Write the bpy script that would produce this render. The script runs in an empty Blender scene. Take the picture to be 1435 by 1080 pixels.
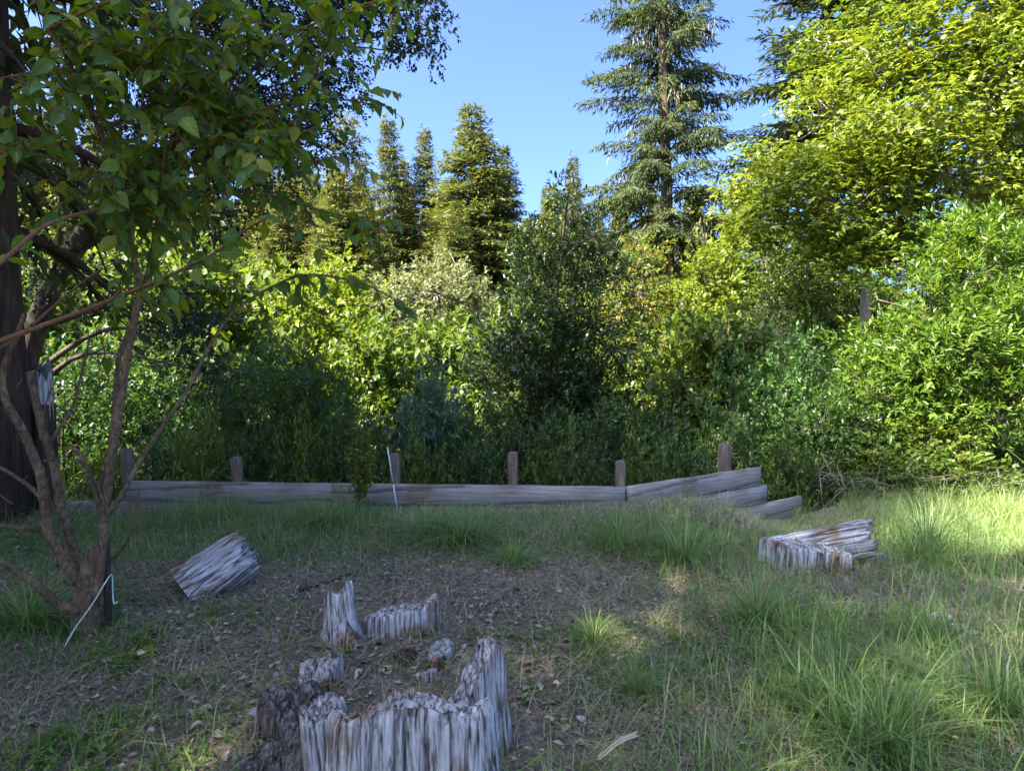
import bpy, math, random
import numpy as np
from mathutils import Vector

# ------------------------------------------------------------------ camera, sky, sun, exposure
scn = bpy.context.scene
COL = scn.collection
FPX, CU, CV, HOR, EYE = 935.0, 717.5, 540.0, 505.0, 1.6      # photograph is 1435 x 1080
PITCH = math.atan((CV - HOR) / FPX)
cam_d = bpy.data.cameras.new('camera')
cam_d.sensor_width = 36.0
cam_d.lens = FPX / 1435.0 * 36.0
cam_d.clip_start, cam_d.clip_end = 0.05, 2000.0
cam = bpy.data.objects.new('camera', cam_d)
cam.location = (0, 0, EYE)
cam.rotation_euler = (math.radians(90) - PITCH, 0, 0)
COL.objects.link(cam)
scn.camera = cam

SUN_EL, SUN_AZ = math.radians(48), math.radians(-125)          # azimuth from +Y, clockwise
world = bpy.data.worlds.new('World')
scn.world = world
world.use_nodes = True
wn = world.node_tree
sky = wn.nodes.new('ShaderNodeTexSky')
sky.sky_type = 'NISHITA'
sky.sun_disc = False
sky.sun_elevation = SUN_EL
sky.sun_rotation = SUN_AZ
sky.air_density = 0.5
sky.dust_density = 8.0
sky.ozone_density = 10.0
sky.altitude = 1000
wn.links.new(sky.outputs['Color'], wn.nodes['Background'].inputs['Color'])
wn.nodes['Background'].inputs['Strength'].default_value = 0.083
sun_d = bpy.data.lights.new('sun', 'SUN')
sun_d.energy = 3.5
sun_d.angle = math.radians(0.5)
sun_d.color = (1.0, 0.93, 0.80)
sun = bpy.data.objects.new('sun', sun_d)
S = Vector((math.sin(SUN_AZ) * math.cos(SUN_EL), math.cos(SUN_AZ) * math.cos(SUN_EL), math.sin(SUN_EL)))
sun.rotation_euler = S.to_track_quat('Z', 'Y').to_euler()
sun.location = S * 60
COL.objects.link(sun)
scn.view_settings.view_transform = 'Standard'
scn.view_settings.look = 'None'
scn.view_settings.gamma = 1.0
scn.view_settings.exposure = 3.25
scn.render.engine = 'CYCLES'
cy = scn.cycles
cy.use_denoising = True
cy.max_bounces = 8
cy.diffuse_bounces = 5
cy.glossy_bounces = 2
cy.transmission_bounces = 4
cy.sample_clamp_indirect = 6.0

# ------------------------------------------------------------------ helpers
rs = np.random.RandomState
def nrm(a):
    return a / (np.linalg.norm(a, axis=-1, keepdims=True) + 1e-9)

def P(u, v, Y):
    """pixel of the photograph at a known depth Y -> point"""
    c, s = math.cos(PITCH), math.sin(PITCH)
    dx, dv = (u - CU) / FPX, (CV - v) / FPX
    d = np.array([dx, c + dv * s, -s + dv * c])
    return np.array([0, 0, EYE]) + d * (Y / d[1])

def proj(p):
    c, s = math.cos(PITCH), math.sin(PITCH)
    q = np.asarray(p, float) - np.array([0, 0, EYE])
    f = q[..., 1] * c - q[..., 2] * s
    up = q[..., 1] * s + q[..., 2] * c
    return CU + FPX * q[..., 0] / f, CV - FPX * up / f

def sstep(x, a, b):
    t = np.clip((x - a) / (b - a), 0, 1)
    return t * t * (3 - 2 * t)

_r0 = rs(5)
_W = [(_r0.normal(size=2) * f, _r0.rand() * 6.28, f) for f in (0.5, 0.9, 1.6, 2.8, 4.5, 7.0, 11.0) for _ in range(3)]
def fbm(x, y):
    o = 0
    for w, ph, f in _W:
        o = o + np.sin(x * w[0] + y * w[1] + ph) / f
    return o / 6.0

EDGE_X = [-300, -12, -4.6, 1.25, 3.3, 4.6, 6.5, 12, 300]
EDGE_Y = [9.5, 8.4, 7.72, 7.36, 8.78, 9.4, 11.8, 13.5, 15]
def hgt(x, y):
    x = np.asarray(x, float); y = np.asarray(y, float)
    e = np.interp(x, EDGE_X, EDGE_Y)
    d = y - e
    near = 0.07 * fbm(x, y) + 0.012 * fbm(x * 6 + 3, y * 6)
    z = near * (1 - 0.5 * sstep(np.abs(d), 0.6, 0.0))
    z = z - 0.50 * sstep(x, 1.9, 3.4) * sstep(y, 4.8, 7.8)
    z = z - 0.10 * sstep(-x, 3.8, 5.5) * sstep(y, 4.5, 7.0)
    z = z + 0.10 * np.exp(-((x - 1.5) / 0.9) ** 2 - ((y - 7.0) / 0.8) ** 2)
    z = z - 0.07 * sstep(-d, 1.1, 0.2) * sstep(x, -5.5, -4.0) * sstep(x, 4.6, 4.0)
    drop = np.where(x < 3.5, 1.0, 1.0 - 0.6 * sstep(x, 3.5, 6.0))
    z = z - drop * sstep(d, 0.06, 0.4) - 1.6 * sstep(d, 0.5, 8.0)
    hill = np.maximum(y - 26 - 0.04 * x, 0)
    sl = np.clip(0.205 - 0.0009 * x, 0.1, 0.34)
    z = z + sl * hill * sstep(hill, 0, 14) - 0.35 * sl * np.maximum(hill - 110, 0)
    z = z + sstep(hill, 5, 60) * 2.5 * fbm(x * 0.06, y * 0.06)
    return z

def G(u, v):
    """pixel -> point where its ray meets the ground"""
    for Y in np.arange(1.6, 60, 0.02):
        p = P(u, v, Y)
        if p[2] <= hgt(p[0], p[1]):
            return p
    return p

def on_ground(x, y, dz=0.0):
    return np.array([x, y, float(hgt(x, y)) + dz])

def mk_mesh(name, V, F, mat, v=None, smooth=False, extra=None):
    me = bpy.data.meshes.new(name)
    V = np.ascontiguousarray(V, np.float32); F = np.ascontiguousarray(F, np.int32)
    m, k = F.shape
    me.vertices.add(len(V)); me.vertices.foreach_set('co', V.ravel())
    me.loops.add(m * k); me.loops.foreach_set('vertex_index', F.ravel())
    me.polygons.add(m)
    me.polygons.foreach_set('loop_start', np.arange(0, m * k, k, dtype=np.int32))
    me.polygons.foreach_set('loop_total', np.full(m, k, np.int32))
    if smooth:
        me.polygons.foreach_set('use_smooth', np.ones(m, bool))
    me.update(calc_edges=True)
    for nm, arr in (('v', v),) + tuple((extra or {}).items()):
        if arr is not None:
            at = me.attributes.new(nm, 'FLOAT', 'POINT')
            at.data.foreach_set('value', np.ascontiguousarray(arr, np.float32))
    me.materials.append(mat)
    return me

def obj(name, me, parent=None, loc=None, rotz=0.0, scale=None):
    o = bpy.data.objects.new(name, me)
    COL.objects.link(o)
    if parent is not None: o.parent = parent
    if loc is not None: o.location = [float(c) for c in loc]
    if rotz: o.rotation_euler = (0, 0, rotz)
    if scale is not None: o.scale = scale
    return o

def tag(o, label=None, cat=None, group=None, kind=None):
    if label: o['label'] = label
    if cat: o['category'] = cat
    if group: o['group'] = group
    if kind: o['kind'] = kind
    return o

def thing(name, label, cat, loc=(0, 0, 0), rotz=0.0, scale=None, group=None):
    return tag(obj(name, None, None, loc, rotz, scale), label, cat, group)

def merge(parts):
    Vs, Fs, n = [], [], 0
    for V, F in parts:
        Vs.append(V); Fs.append(F + n); n += len(V)
    return np.concatenate(Vs), np.concatenate(Fs)

def catmull(pts, n=6):
    p = np.asarray(pts, float)
    p = np.vstack([2 * p[0] - p[1], p, 2 * p[-1] - p[-2]])
    out = []
    for i in range(1, len(p) - 2):
        for t in np.linspace(0, 1, n, endpoint=False):
            a, b, c, d = p[i - 1], p[i], p[i + 1], p[i + 2]
            out.append(0.5 * (2 * b + (c - a) * t + (2 * a - 5 * b + 4 * c - d) * t * t + (3 * b - a - 3 * c + d) * t ** 3))
    out.append(p[-2])
    return np.array(out)

def tube(pts, rad, sides=6, rough=0.0, seed=0):
    pts = np.asarray(pts, float); n = len(pts)
    rad = np.broadcast_to(np.asarray(rad, float), (n,))
    t = nrm(np.gradient(pts, axis=0))
    ref = np.array([0.31, 0.22, 0.92]) if abs(t[:, 2]).mean() < 0.75 else np.array([0.92, 0.31, 0.1])
    a = nrm(np.cross(t, ref)); b = np.cross(t, a)
    th = np.linspace(0, 2 * np.pi, sides, endpoint=False)
    r = rad[:, None] * np.ones(sides)
    if rough:
        q = rs(seed)
        r = r * (1 + rough * (0.6 * q.normal(size=(1, sides)) + 0.4 * q.normal(size=(n, sides))))
    V = pts[:, None, :] + r[..., None] * (a[:, None, :] * np.cos(th)[None, :, None] + b[:, None, :] * np.sin(th)[None, :, None])
    i = np.arange(n - 1)[:, None]; j = np.arange(sides)[None, :]; j2 = (j + 1) % sides
    F = np.stack([i * sides + j, i * sides + j2, (i + 1) * sides + j2, (i + 1) * sides + j], -1).reshape(-1, 4)
    V = V.reshape(-1, 3)
    # tip and base closed with degenerate-free fans expressed as quads to a centre
    c = len(V)
    V = np.vstack([V, pts[-1] + t[-1] * rad[-1] * 0.6, pts[0]])
    last = (n - 1) * sides
    jj = np.arange(0, sides - 1, 2)
    cap = [(last + k, last + (k + 1) % sides, last + (k + 2) % sides, c) for k in range(0, sides, 2)]
    cap0 = [((k + 2) % sides, (k + 1) % sides, k, c + 1) for k in range(0, sides, 2)]
    return V, np.vstack([F, cap, cap0]) if sides % 2 == 0 else F

def kites(O, D, N, L, w, fold=0.15, droop=0.1, bulge=0.42):
    """folded leaf-shaped pairs of triangles. O origin, D direction, N normal"""
    D = nrm(D); side = nrm(np.cross(D, N)); up = np.cross(side, D)
    L = np.broadcast_to(L, (len(O),))[:, None]; w = np.broadcast_to(w, (len(O),))[:, None]
    m = O + D * L * bulge
    V = np.stack([O, m + side * w * 0.5 + up * w * fold, O + D * L - up * L * droop, m - side * w * 0.5 + up * w * fold], 1)
    k = np.arange(len(O))[:, None] * 4
    F = np.concatenate([k + [0, 1, 2], k + [0, 2, 3]], 1).reshape(-1, 3)
    return V.reshape(-1, 3), F

# ------------------------------------------------------------------ materials
def nodes(name):
    m = bpy.data.materials.new(name); m.use_nodes = True
    nt = m.node_tree
    return m, nt, nt.nodes['Principled BSDF'], nt.nodes['Material Output']

def N(nt, t, **kw):
    n = nt.nodes.new(t)
    for k, val in kw.items():
        if k in n.inputs: n.inputs[k].default_value = val
        else: setattr(n, k, val)
    return n

def ramp(nt, src, stops):
    r = nt.nodes.new('ShaderNodeValToRGB')
    e = r.color_ramp.elements
    while len(e) < len(stops): e.new(0.5)
    for el, (p, c) in zip(e, stops):
        el.position = p; el.color = (*c, 1) if len(c) == 3 else c
    nt.links.new(src, r.inputs['Fac'])
    return r.outputs['Color']

def leaf_mat(name, cols, trans=0.35, tcol=None, rough=0.45, spec=0.4, jitter=0.12, rib=False):
    m, nt, bs, out = nodes(name)
    at = N(nt, 'ShaderNodeAttribute', attribute_name='v')
    k = len(cols) - 1
    c = ramp(nt, at.outputs['Fac'], [(i / max(k, 1), cc) for i, cc in enumerate(cols)])
    oi = N(nt, 'ShaderNodeObjectInfo')
    mr = N(nt, 'ShaderNodeMapRange'); mr.inputs['To Min'].default_value = 1 - jitter; mr.inputs['To Max'].default_value = 1 + jitter
    nt.links.new(oi.outputs['Random'], mr.inputs['Value'])
    if rib:
        ra = N(nt, 'ShaderNodeAttribute', attribute_name='rib')
        rf = ramp(nt, ra.outputs['Fac'], [(0.86, (0, 0, 0)), (0.98, (.55, .55, .55))])
        no = N(nt, 'ShaderNodeTexNoise'); no.inputs['Scale'].default_value = 9; tco = N(nt, 'ShaderNodeTexCoord'); nt.links.new(tco.outputs['Object'], no.inputs['Vector'])
        nr_ = ramp(nt, no.outputs['Fac'], [(0.3, (.75, .78, .75)), (0.7, (1.25, 1.2, 1.1))])
        mv = N(nt, 'ShaderNodeMix', data_type='RGBA', blend_type='MULTIPLY'); mv.inputs['Factor'].default_value = 1; nt.links.new(c, mv.inputs['A']); nt.links.new(nr_, mv.inputs['B'])
        mm = N(nt, 'ShaderNodeMix', data_type='RGBA'); nt.links.new(rf, mm.inputs['Factor']); nt.links.new(mv.outputs['Result'], mm.inputs['A']); mm.inputs['B'].default_value = (0.25, 0.30, 0.10, 1)
        c = mm.outputs['Result']
    hs = N(nt, 'ShaderNodeHueSaturation'); nt.links.new(c, hs.inputs['Color']); nt.links.new(mr.outputs['Result'], hs.inputs['Value'])
    nt.links.new(hs.outputs['Color'], bs.inputs['Base Color'])
    bs.inputs['Roughness'].default_value = rough
    bs.inputs['Specular IOR Level'].default_value = spec
    tr = N(nt, 'ShaderNodeBsdfTranslucent')
    mx = N(nt, 'ShaderNodeMix', data_type='RGBA', blend_type='MULTIPLY'); mx.inputs['Factor'].default_value = 1
    tc = tcol or (1.5, 1.45, 0.6)
    nt.links.new(hs.outputs['Color'], mx.inputs['A']); mx.inputs['B'].default_value = (*tc, 1)
    nt.links.new(mx.outputs['Result'], tr.inputs['Color'])
    ms = N(nt, 'ShaderNodeMixShader'); ms.inputs['Fac'].default_value = trans
    nt.links.new(bs.outputs['BSDF'], ms.inputs[1]); nt.links.new(tr.outputs['BSDF'], ms.inputs[2])
    nt.links.new(ms.outputs['Shader'], out.inputs['Surface'])
    return m

def wood_mat(name, stops, scale=(6, 6, 0.8), nscale=4.0, bump=0.6, rough=0.85, cracks=0.0, patch=None):
    """fibrous wood, bark: noise stretched along the local z (or x) axis"""
    m, nt, bs, out = nodes(name)
    tc = N(nt, 'ShaderNodeTexCoord'); mp = N(nt, 'ShaderNodeMapping'); mp.inputs['Scale'].default_value = scale
    nt.links.new(tc.outputs['Object'], mp.inputs['Vector'])
    n1 = N(nt, 'ShaderNodeTexNoise'); n1.inputs['Scale'].default_value = nscale; n1.inputs['Detail'].default_value = 7; n1.inputs['Roughness'].default_value = 0.65
    n1.inputs['Distortion'].default_value = 0.6
    nt.links.new(mp.outputs['Vector'], n1.inputs['Vector'])
    c = ramp(nt, n1.outputs['Fac'], stops)
    if patch:
        n2 = N(nt, 'ShaderNodeTexNoise'); n2.inputs['Scale'].default_value = patch[0]; n2.inputs['Detail'].default_value = 4
        nt.links.new(tc.outputs['Object'], n2.inputs['Vector'])
        f = ramp(nt, n2.outputs['Fac'], [(patch[1], (0, 0, 0)), (patch[1] + 0.12, (1, 1, 1))])
        mx = N(nt, 'ShaderNodeMix', data_type='RGBA', blend_type='MULTIPLY')
        nt.links.new(f, mx.inputs['Factor']); nt.links.new(c, mx.inputs['A']); mx.inputs['B'].default_value = (*patch[2], 1)
        c = mx.outputs['Result']
    hsrc = n1.outputs['Fac']
    if cracks:
        vo = N(nt, 'ShaderNodeTexVoronoi', feature='DISTANCE_TO_EDGE'); vo.inputs['Scale'].default_value = cracks; vo.inputs['Randomness'].default_value = 1
        ds = N(nt, 'ShaderNodeMix', data_type='VECTOR'); ds.inputs['Factor'].default_value = 0.45
        nt.links.new(mp.outputs['Vector'], ds.inputs['A']); nt.links.new(n1.outputs['Color'], ds.inputs['B']); nt.links.new(ds.outputs['Result'], vo.inputs['Vector'])
        f = ramp(nt, vo.outputs['Distance'], [(0.0, (0.22, 0.2, 0.18)), (0.02, (0.6, 0.57, 0.55)), (0.05, (1, 1, 1))])
        mc = N(nt, 'ShaderNodeMix', data_type='RGBA', blend_type='MULTIPLY'); mc.inputs['Factor'].default_value = 0.75
        nt.links.new(c, mc.inputs['A']); nt.links.new(f, mc.inputs['B']); c = mc.outputs['Result']
        mh = N(nt, 'ShaderNodeMath', operation='MULTIPLY'); nt.links.new(n1.outputs['Fac'], mh.inputs[0]); nt.links.new(f, mh.inputs[1]); hsrc = mh.outputs[0]
    nt.links.new(c, bs.inputs['Base Color'])
    bs.inputs['Roughness'].default_value = rough
    bs.inputs['Specular IOR Level'].default_value = 0.2
    bp = N(nt, 'ShaderNodeBump'); bp.inputs['Strength'].default_value = bump; bp.inputs['Distance'].default_value = 0.03
    nt.links.new(hsrc, bp.inputs['Height']); nt.links.new(bp.outputs['Normal'], bs.inputs['Normal'])
    return m

def plain(name, col, rough=0.6, spec=0.3):
    m, nt, bs, out = nodes(name)
    n1 = N(nt, 'ShaderNodeTexNoise'); n1.inputs['Scale'].default_value = 18; n1.inputs['Detail'].default_value = 4
    c = ramp(nt, n1.outputs['Fac'], [(0.3, tuple(x * 0.72 for x in col)), (0.7, tuple(min(1, x * 1.2) for x in col))])
    nt.links.new(c, bs.inputs['Base Color'])
    bs.inputs['Roughness'].default_value = rough; bs.inputs['Specular IOR Level'].default_value = spec
    return m

def soil_mat():
    m, nt, bs, out = nodes('soil')
    tc = N(nt, 'ShaderNodeTexCoord')
    a = N(nt, 'ShaderNodeTexNoise'); a.inputs['Scale'].default_value = 1.3; a.inputs['Detail'].default_value = 6
    b = N(nt, 'ShaderNodeTexNoise'); b.inputs['Scale'].default_value = 28; b.inputs['Detail'].default_value = 8; b.inputs['Roughness'].default_value = 0.75
    v = N(nt, 'ShaderNodeTexVoronoi'); v.inputs['Scale'].default_value = 60
    for n in (a, b, v): nt.links.new(tc.outputs['Object'], n.inputs['Vector'])
    c1 = ramp(nt, b.outputs['Fac'], [(0.28, (0.055, 0.048, 0.038)), (0.5, (0.18, 0.157, 0.125)), (0.72, (0.35, 0.315, 0.26))])
    c2 = ramp(nt, v.outputs['Color'], [(0.0, (0.55, 0.5, 0.45)), (0.7, (1, 1, 1)), (1.0, (1.6, 1.5, 1.35))])
    mx = N(nt, 'ShaderNodeMix', data_type='RGBA', blend_type='MULTIPLY'); mx.inputs['Factor'].default_value = 0.7
    nt.links.new(c1, mx.inputs['A']); nt.links.new(c2, mx.inputs['B'])
    c3 = ramp(nt, a.outputs['Fac'], [(0.35, (0.75, 0.72, 0.7)), (0.65, (1.25, 1.15, 1.0))])
    my = N(nt, 'ShaderNodeMix', data_type='RGBA', blend_type='MULTIPLY'); my.inputs['Factor'].default_value = 1
    nt.links.new(mx.outputs['Result'], my.inputs['A']); nt.links.new(c3, my.inputs['B'])
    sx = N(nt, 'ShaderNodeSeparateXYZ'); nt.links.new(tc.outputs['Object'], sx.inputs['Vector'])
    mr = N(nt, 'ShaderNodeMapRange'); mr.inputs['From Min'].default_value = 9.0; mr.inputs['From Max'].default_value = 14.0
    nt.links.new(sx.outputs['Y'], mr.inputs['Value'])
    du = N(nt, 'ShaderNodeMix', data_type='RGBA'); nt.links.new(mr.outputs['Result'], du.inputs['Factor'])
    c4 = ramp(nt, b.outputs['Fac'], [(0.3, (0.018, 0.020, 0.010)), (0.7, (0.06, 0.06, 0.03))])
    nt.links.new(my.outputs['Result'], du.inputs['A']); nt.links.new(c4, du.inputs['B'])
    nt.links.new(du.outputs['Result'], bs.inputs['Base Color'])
    bs.inputs['Roughness'].default_value = 0.95; bs.inputs['Specular IOR Level'].default_value = 0.1
    bp = N(nt, 'ShaderNodeBump'); bp.inputs['Strength'].default_value = 0.9; bp.inputs['Distance'].default_value = 0.025
    nt.links.new(b.outputs['Fac'], bp.inputs['Height']); nt.links.new(bp.outputs['Normal'], bs.inputs['Normal'])
    return m

M = {
 'soil': soil_mat(),
 'maple': leaf_mat('maple_leaf', [(0.075, 0.125, 0.012), (0.125, 0.175, 0.018), (0.21, 0.225, 0.03)], 0.42, tcol=(1.35, 1.25, .6)),
 'bay': leaf_mat('bay_leaf', [(0.030, 0.062, 0.014), (0.05, 0.095, 0.018), (0.085, 0.125, 0.02)], 0.3, rough=0.38, spec=0.5),
 'bay_dark': leaf_mat('bay_dark_leaf', [(0.020, 0.042, 0.010), (0.034, 0.064, 0.014), (0.06, 0.09, 0.018)], 0.22, rough=0.36, spec=0.5),
 'bay_bright': leaf_mat('bay_bright_leaf', [(0.04, 0.085, 0.014), (0.08, 0.15, 0.018), (0.17, 0.22, 0.02)], 0.4, rough=0.4),
 'willow': leaf_mat('willow_leaf', [(0.032, 0.078, 0.016), (0.05, 0.11, 0.022), (0.075, 0.135, 0.03)], 0.4),
 'yellow': leaf_mat('yellow_green_leaf', [(0.085, 0.125, 0.012), (0.13, 0.18, 0.016), (0.19, 0.21, 0.03)], 0.45),
 'pale': leaf_mat('pale_leaf', [(0.10, 0.125, 0.045), (0.16, 0.18, 0.07), (0.22, 0.22, 0.11)], 0.4, tcol=(1.3, 1.3, 0.8)),
 'green': leaf_mat('green_leaf', [(0.045, 0.085, 0.014), (0.08, 0.125, 0.018), (0.14, 0.165, 0.03)], 0.4),
 'russet': leaf_mat('russet_leaf', [(0.06, 0.10, 0.015), (0.10, 0.145, 0.02), (0.15, 0.16, 0.03), (0.24, 0.13, 0.03)], 0.4),
 'bluegreen': leaf_mat('blue_green_leaf', [(0.045, 0.085, 0.045), (0.075, 0.125, 0.07), (0.11, 0.16, 0.09)], 0.3, tcol=(1.2, 1.3, 0.8)),
 'oak': leaf_mat('oak_leaf', [(0.018, 0.032, 0.010), (0.03, 0.05, 0.014)], 0.2, rough=0.5),
 'conifer': leaf_mat('conifer_needle', [(0.065, 0.088, 0.024), (0.11, 0.125, 0.034), (0.16, 0.16, 0.05)], 0.25, rough=0.6, spec=0.2),
 'fir': leaf_mat('fir_needle', [(0.027, 0.045, 0.017), (0.05, 0.07, 0.024), (0.08, 0.094, 0.034)], 0.25, rough=0.6, spec=0.2),
 'redwood': leaf_mat('redwood_needle', [(0.020, 0.032, 0.012), (0.04, 0.055, 0.02), (0.065, 0.08, 0.026)], 0.25, rough=0.6, spec=0.2),
 'sapling': leaf_mat('sapling_leaf', [(0.075, 0.165, 0.045), (0.105, 0.20, 0.03), (0.16, 0.25, 0.025), (0.28, 0.29, 0.02)], 0.52, rough=0.42, tcol=(1.7, 1.6, 0.4), rib=True, jitter=.25),
 'grass': leaf_mat('grass_blade', [(0.10, 0.18, 0.045), (0.16, 0.25, 0.065), (0.27, 0.31, 0.11)], 0.35, tcol=(1.3, 1.35, 0.7)),
 'tuft': leaf_mat('tuft_blade', [(0.075, 0.165, 0.035), (0.125, 0.24, 0.05), (0.20, 0.30, 0.08), (0.36, 0.33, 0.17)], 0.35, tcol=(1.3, 1.35, 0.7)),
 'straw': leaf_mat('straw', [(0.22, 0.175, 0.105), (0.34, 0.28, 0.18), (0.46, 0.39, 0.26)], 0.2, tcol=(1, 1, 0.8)),
 'weed': leaf_mat('weed_leaf', [(0.06, 0.135, 0.015), (0.10, 0.19, 0.02), (0.15, 0.24, 0.03)], 0.35),
 'litter': leaf_mat('litter', [(0.05, 0.036, 0.026), (0.16, 0.115, 0.08), (0.29, 0.225, 0.16), (0.44, 0.39, 0.32)], 0.1, tcol=(1, 0.9, 0.7)),
 'dry_leaf': leaf_mat('dry_leaf', [(0.18, 0.115, 0.07), (0.34, 0.235, 0.145), (0.48, 0.39, 0.28)], 0.15, tcol=(1, 0.85, 0.6), jitter=0.35),
 'lichen': leaf_mat('lichen', [(0.22, 0.22, 0.12), (0.34, 0.33, 0.20)], 0.3, tcol=(1, 1, 0.8)),
 'twig': leaf_mat('dry_twig', [(0.10, 0.075, 0.055), (0.2, 0.16, 0.12)], 0.0),
 'flower': plain('yellow_petal', (0.75, 0.55, 0.02)),
 'bark': wood_mat('bark', [(0.3, (0.025, 0.019, 0.014)), (0.55, (0.10, 0.078, 0.058)), (0.75, (0.19, 0.155, 0.12))]),
 'pale_bark': wood_mat('pale_bark', [(0.3, (0.10, 0.085, 0.07)), (0.5, (0.22, 0.195, 0.165)), (0.75, (0.38, 0.35, 0.31))]),
 'redwood_bark': wood_mat('redwood_bark', [(0.3, (0.02, 0.012, 0.008)), (0.55, (0.075, 0.045, 0.03)), (0.8, (0.14, 0.09, 0.065))], scale=(5, 5, 0.5), bump=1.0),
 'sapling_bark': wood_mat('sapling_bark', [(0.3, (0.07, 0.043, 0.025)), (0.5, (0.17, 0.11, 0.066)), (0.75, (0.30, 0.23, 0.16))], scale=(9, 9, 5), nscale=6, bump=1.0, patch=(9.0, 0.5, (1.45, 1.5, 1.4))),
 'shoot_bark': wood_mat('shoot_bark', [(0.3, (0.10, 0.045, 0.022)), (0.7, (0.24, 0.12, 0.06))], scale=(9, 9, 9), bump=0.2),
 'plank': wood_mat('plank_wood', [(0.25, (0.13, 0.11, 0.092)), (0.5, (0.29, 0.26, 0.225)), (0.75, (0.42, 0.39, 0.35))], scale=(0.6, 12, 12), nscale=3.5, bump=0.35, cracks=0.6, patch=(1.6, 0.55, (0.72, 0.62, 0.55))),
 'post': wood_mat('post_wood', [(0.25, (0.05, 0.036, 0.026)), (0.5, (0.13, 0.095, 0.07)), (0.78, (0.27, 0.225, 0.18))], scale=(9, 9, 0.8), nscale=4, bump=0.5),
 'weathered': wood_mat('weathered_wood', [(0.30, (0.025, 0.02, 0.017)), (0.40, (0.17, 0.15, 0.135)), (0.50, (0.50, 0.48, 0.46)), (0.66, (0.76, 0.74, 0.72))], scale=(24, 24, 1.7), nscale=2.4, bump=1.0, cracks=0.9, patch=(4.5, 0.50, (0.55, 0.38, 0.25))),
 'weathered_dark': wood_mat('weathered_dark_wood', [(0.30, (0.022, 0.018, 0.015)), (0.48, (0.12, 0.10, 0.085)), (0.62, (0.28, 0.25, 0.23)), (0.8, (0.46, 0.44, 0.43))], scale=(24, 24, 1.7), nscale=2.4, bump=1.0, cracks=0.9, patch=(6.0, 0.5, (0.55, 0.42, 0.34))),
 'stone': plain('stone', (0.40, 0.39, 0.38), 0.85),
 'metal_stake': plain('rusty_stake', (0.05, 0.034, 0.026), 0.7),
 'tape': plain('pale_tape', (0.55, 0.72, 0.62), 0.4),
 'white_rod': plain('white_rod', (0.75, 0.78, 0.76), 0.4),
 'green_rod': plain('green_rod', (0.05, 0.35, 0.18), 0.4),
}

# ------------------------------------------------------------------ ground
def graded(lo, a, b, hi, step, grow=1.16):
    c = list(np.arange(a, b + 1e-6, step))
    s = step
    while c[-1] < hi: s *= grow; c.append(c[-1] + s)
    s = step; left = [a]
    while left[-1] > lo: s *= grow; left.append(left[-1] - s)
    return np.array(left[:0:-1] + c)
gx = graded(-400, -5.5, 8.0, 400, 0.055); gy = graded(-80, 1.8, 11.0, 420, 0.055)
XX, YY = np.meshgrid(gx, gy)
VV = np.stack([XX, YY, hgt(XX, YY)], -1).reshape(-1, 3)
nx, ny = len(gx), len(gy)
ii, jj = np.meshgrid(np.arange(nx - 1), np.arange(ny - 1))
q = (jj * nx + ii).ravel()
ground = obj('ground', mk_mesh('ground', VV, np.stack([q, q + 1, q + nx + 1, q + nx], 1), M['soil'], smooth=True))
tag(ground, 'brown soil yard falling away behind the wall and rising into a hillside', 'ground', kind='structure')

# ------------------------------------------------------------------ retaining wall
def box_mesh(name, L, T, H, mat, bev=0.006, seed=0):
    """board along local x, slightly worn edges, subdivided so that it can bow"""
    q_ = rs(seed); n = 10
    prof = [(-T/2 + bev, 0), (T/2 - bev, 0), (T/2, bev), (T/2, H - bev), (T/2 - bev, H), (-T/2 + bev, H), (-T/2, H - bev), (-T/2, bev)]
    xs = np.linspace(0, L, n); V = []
    for i, x in enumerate(xs):
        wob = 0.004 * math.sin(i * 1.3 + seed); 
        for (yy, zz) in prof: V.append((x, yy + wob + q_.normal() * 0.0012, zz + q_.normal() * 0.0015))
    k = len(prof); F = []
    for i in range(n - 1):
        for j in range(k): F.append((i*k + j, (i+1)*k + j, (i+1)*k + (j+1) % k, i*k + (j+1) % k))
    for b in (0, (n - 1) * k):
        for t in ((0, 1, 2, 3), (3, 4, 5, 6), (0, 3, 6, 7)):
            t = t if b == 0 else t[::-1]
            F.append(tuple(b + s for s in t))
    return mk_mesh(name, np.array(V), np.array(F), mat)

def post_mesh(w, H, seed):
    q_ = rs(seed); c = w * 0.17; h = w / 2
    lv = [(0, h), (H * 0.35, h), (H * 0.7, h), (H - 0.022, h), (H, h - c)]
    V = []
    for z, r in lv:
        b = min(0.008, r * 0.2)
        for (x, y) in ((-r + b, -r), (r - b, -r), (r, -r + b), (r, r - b), (r - b, r), (-r + b, r), (-r, r - b), (-r, -r + b)):
            V.append((x + q_.normal() * 0.001, y + q_.normal() * 0.001, z + q_.normal() * 0.002))
    F = []
    for i in range(len(lv) - 1):
        for j in range(8): F.append((i*8 + j, i*8 + (j+1) % 8, (i+1)*8 + (j+1) % 8, (i+1)*8 + j))
    t = (len(lv) - 1) * 8
    F += [(t, t+1, t+2, t+3), (t+3, t+4, t+5, t+6), (t, t+3, t+6, t+7)]
    return mk_mesh('post', np.array(V), np.array(F), M['post'])

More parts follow.
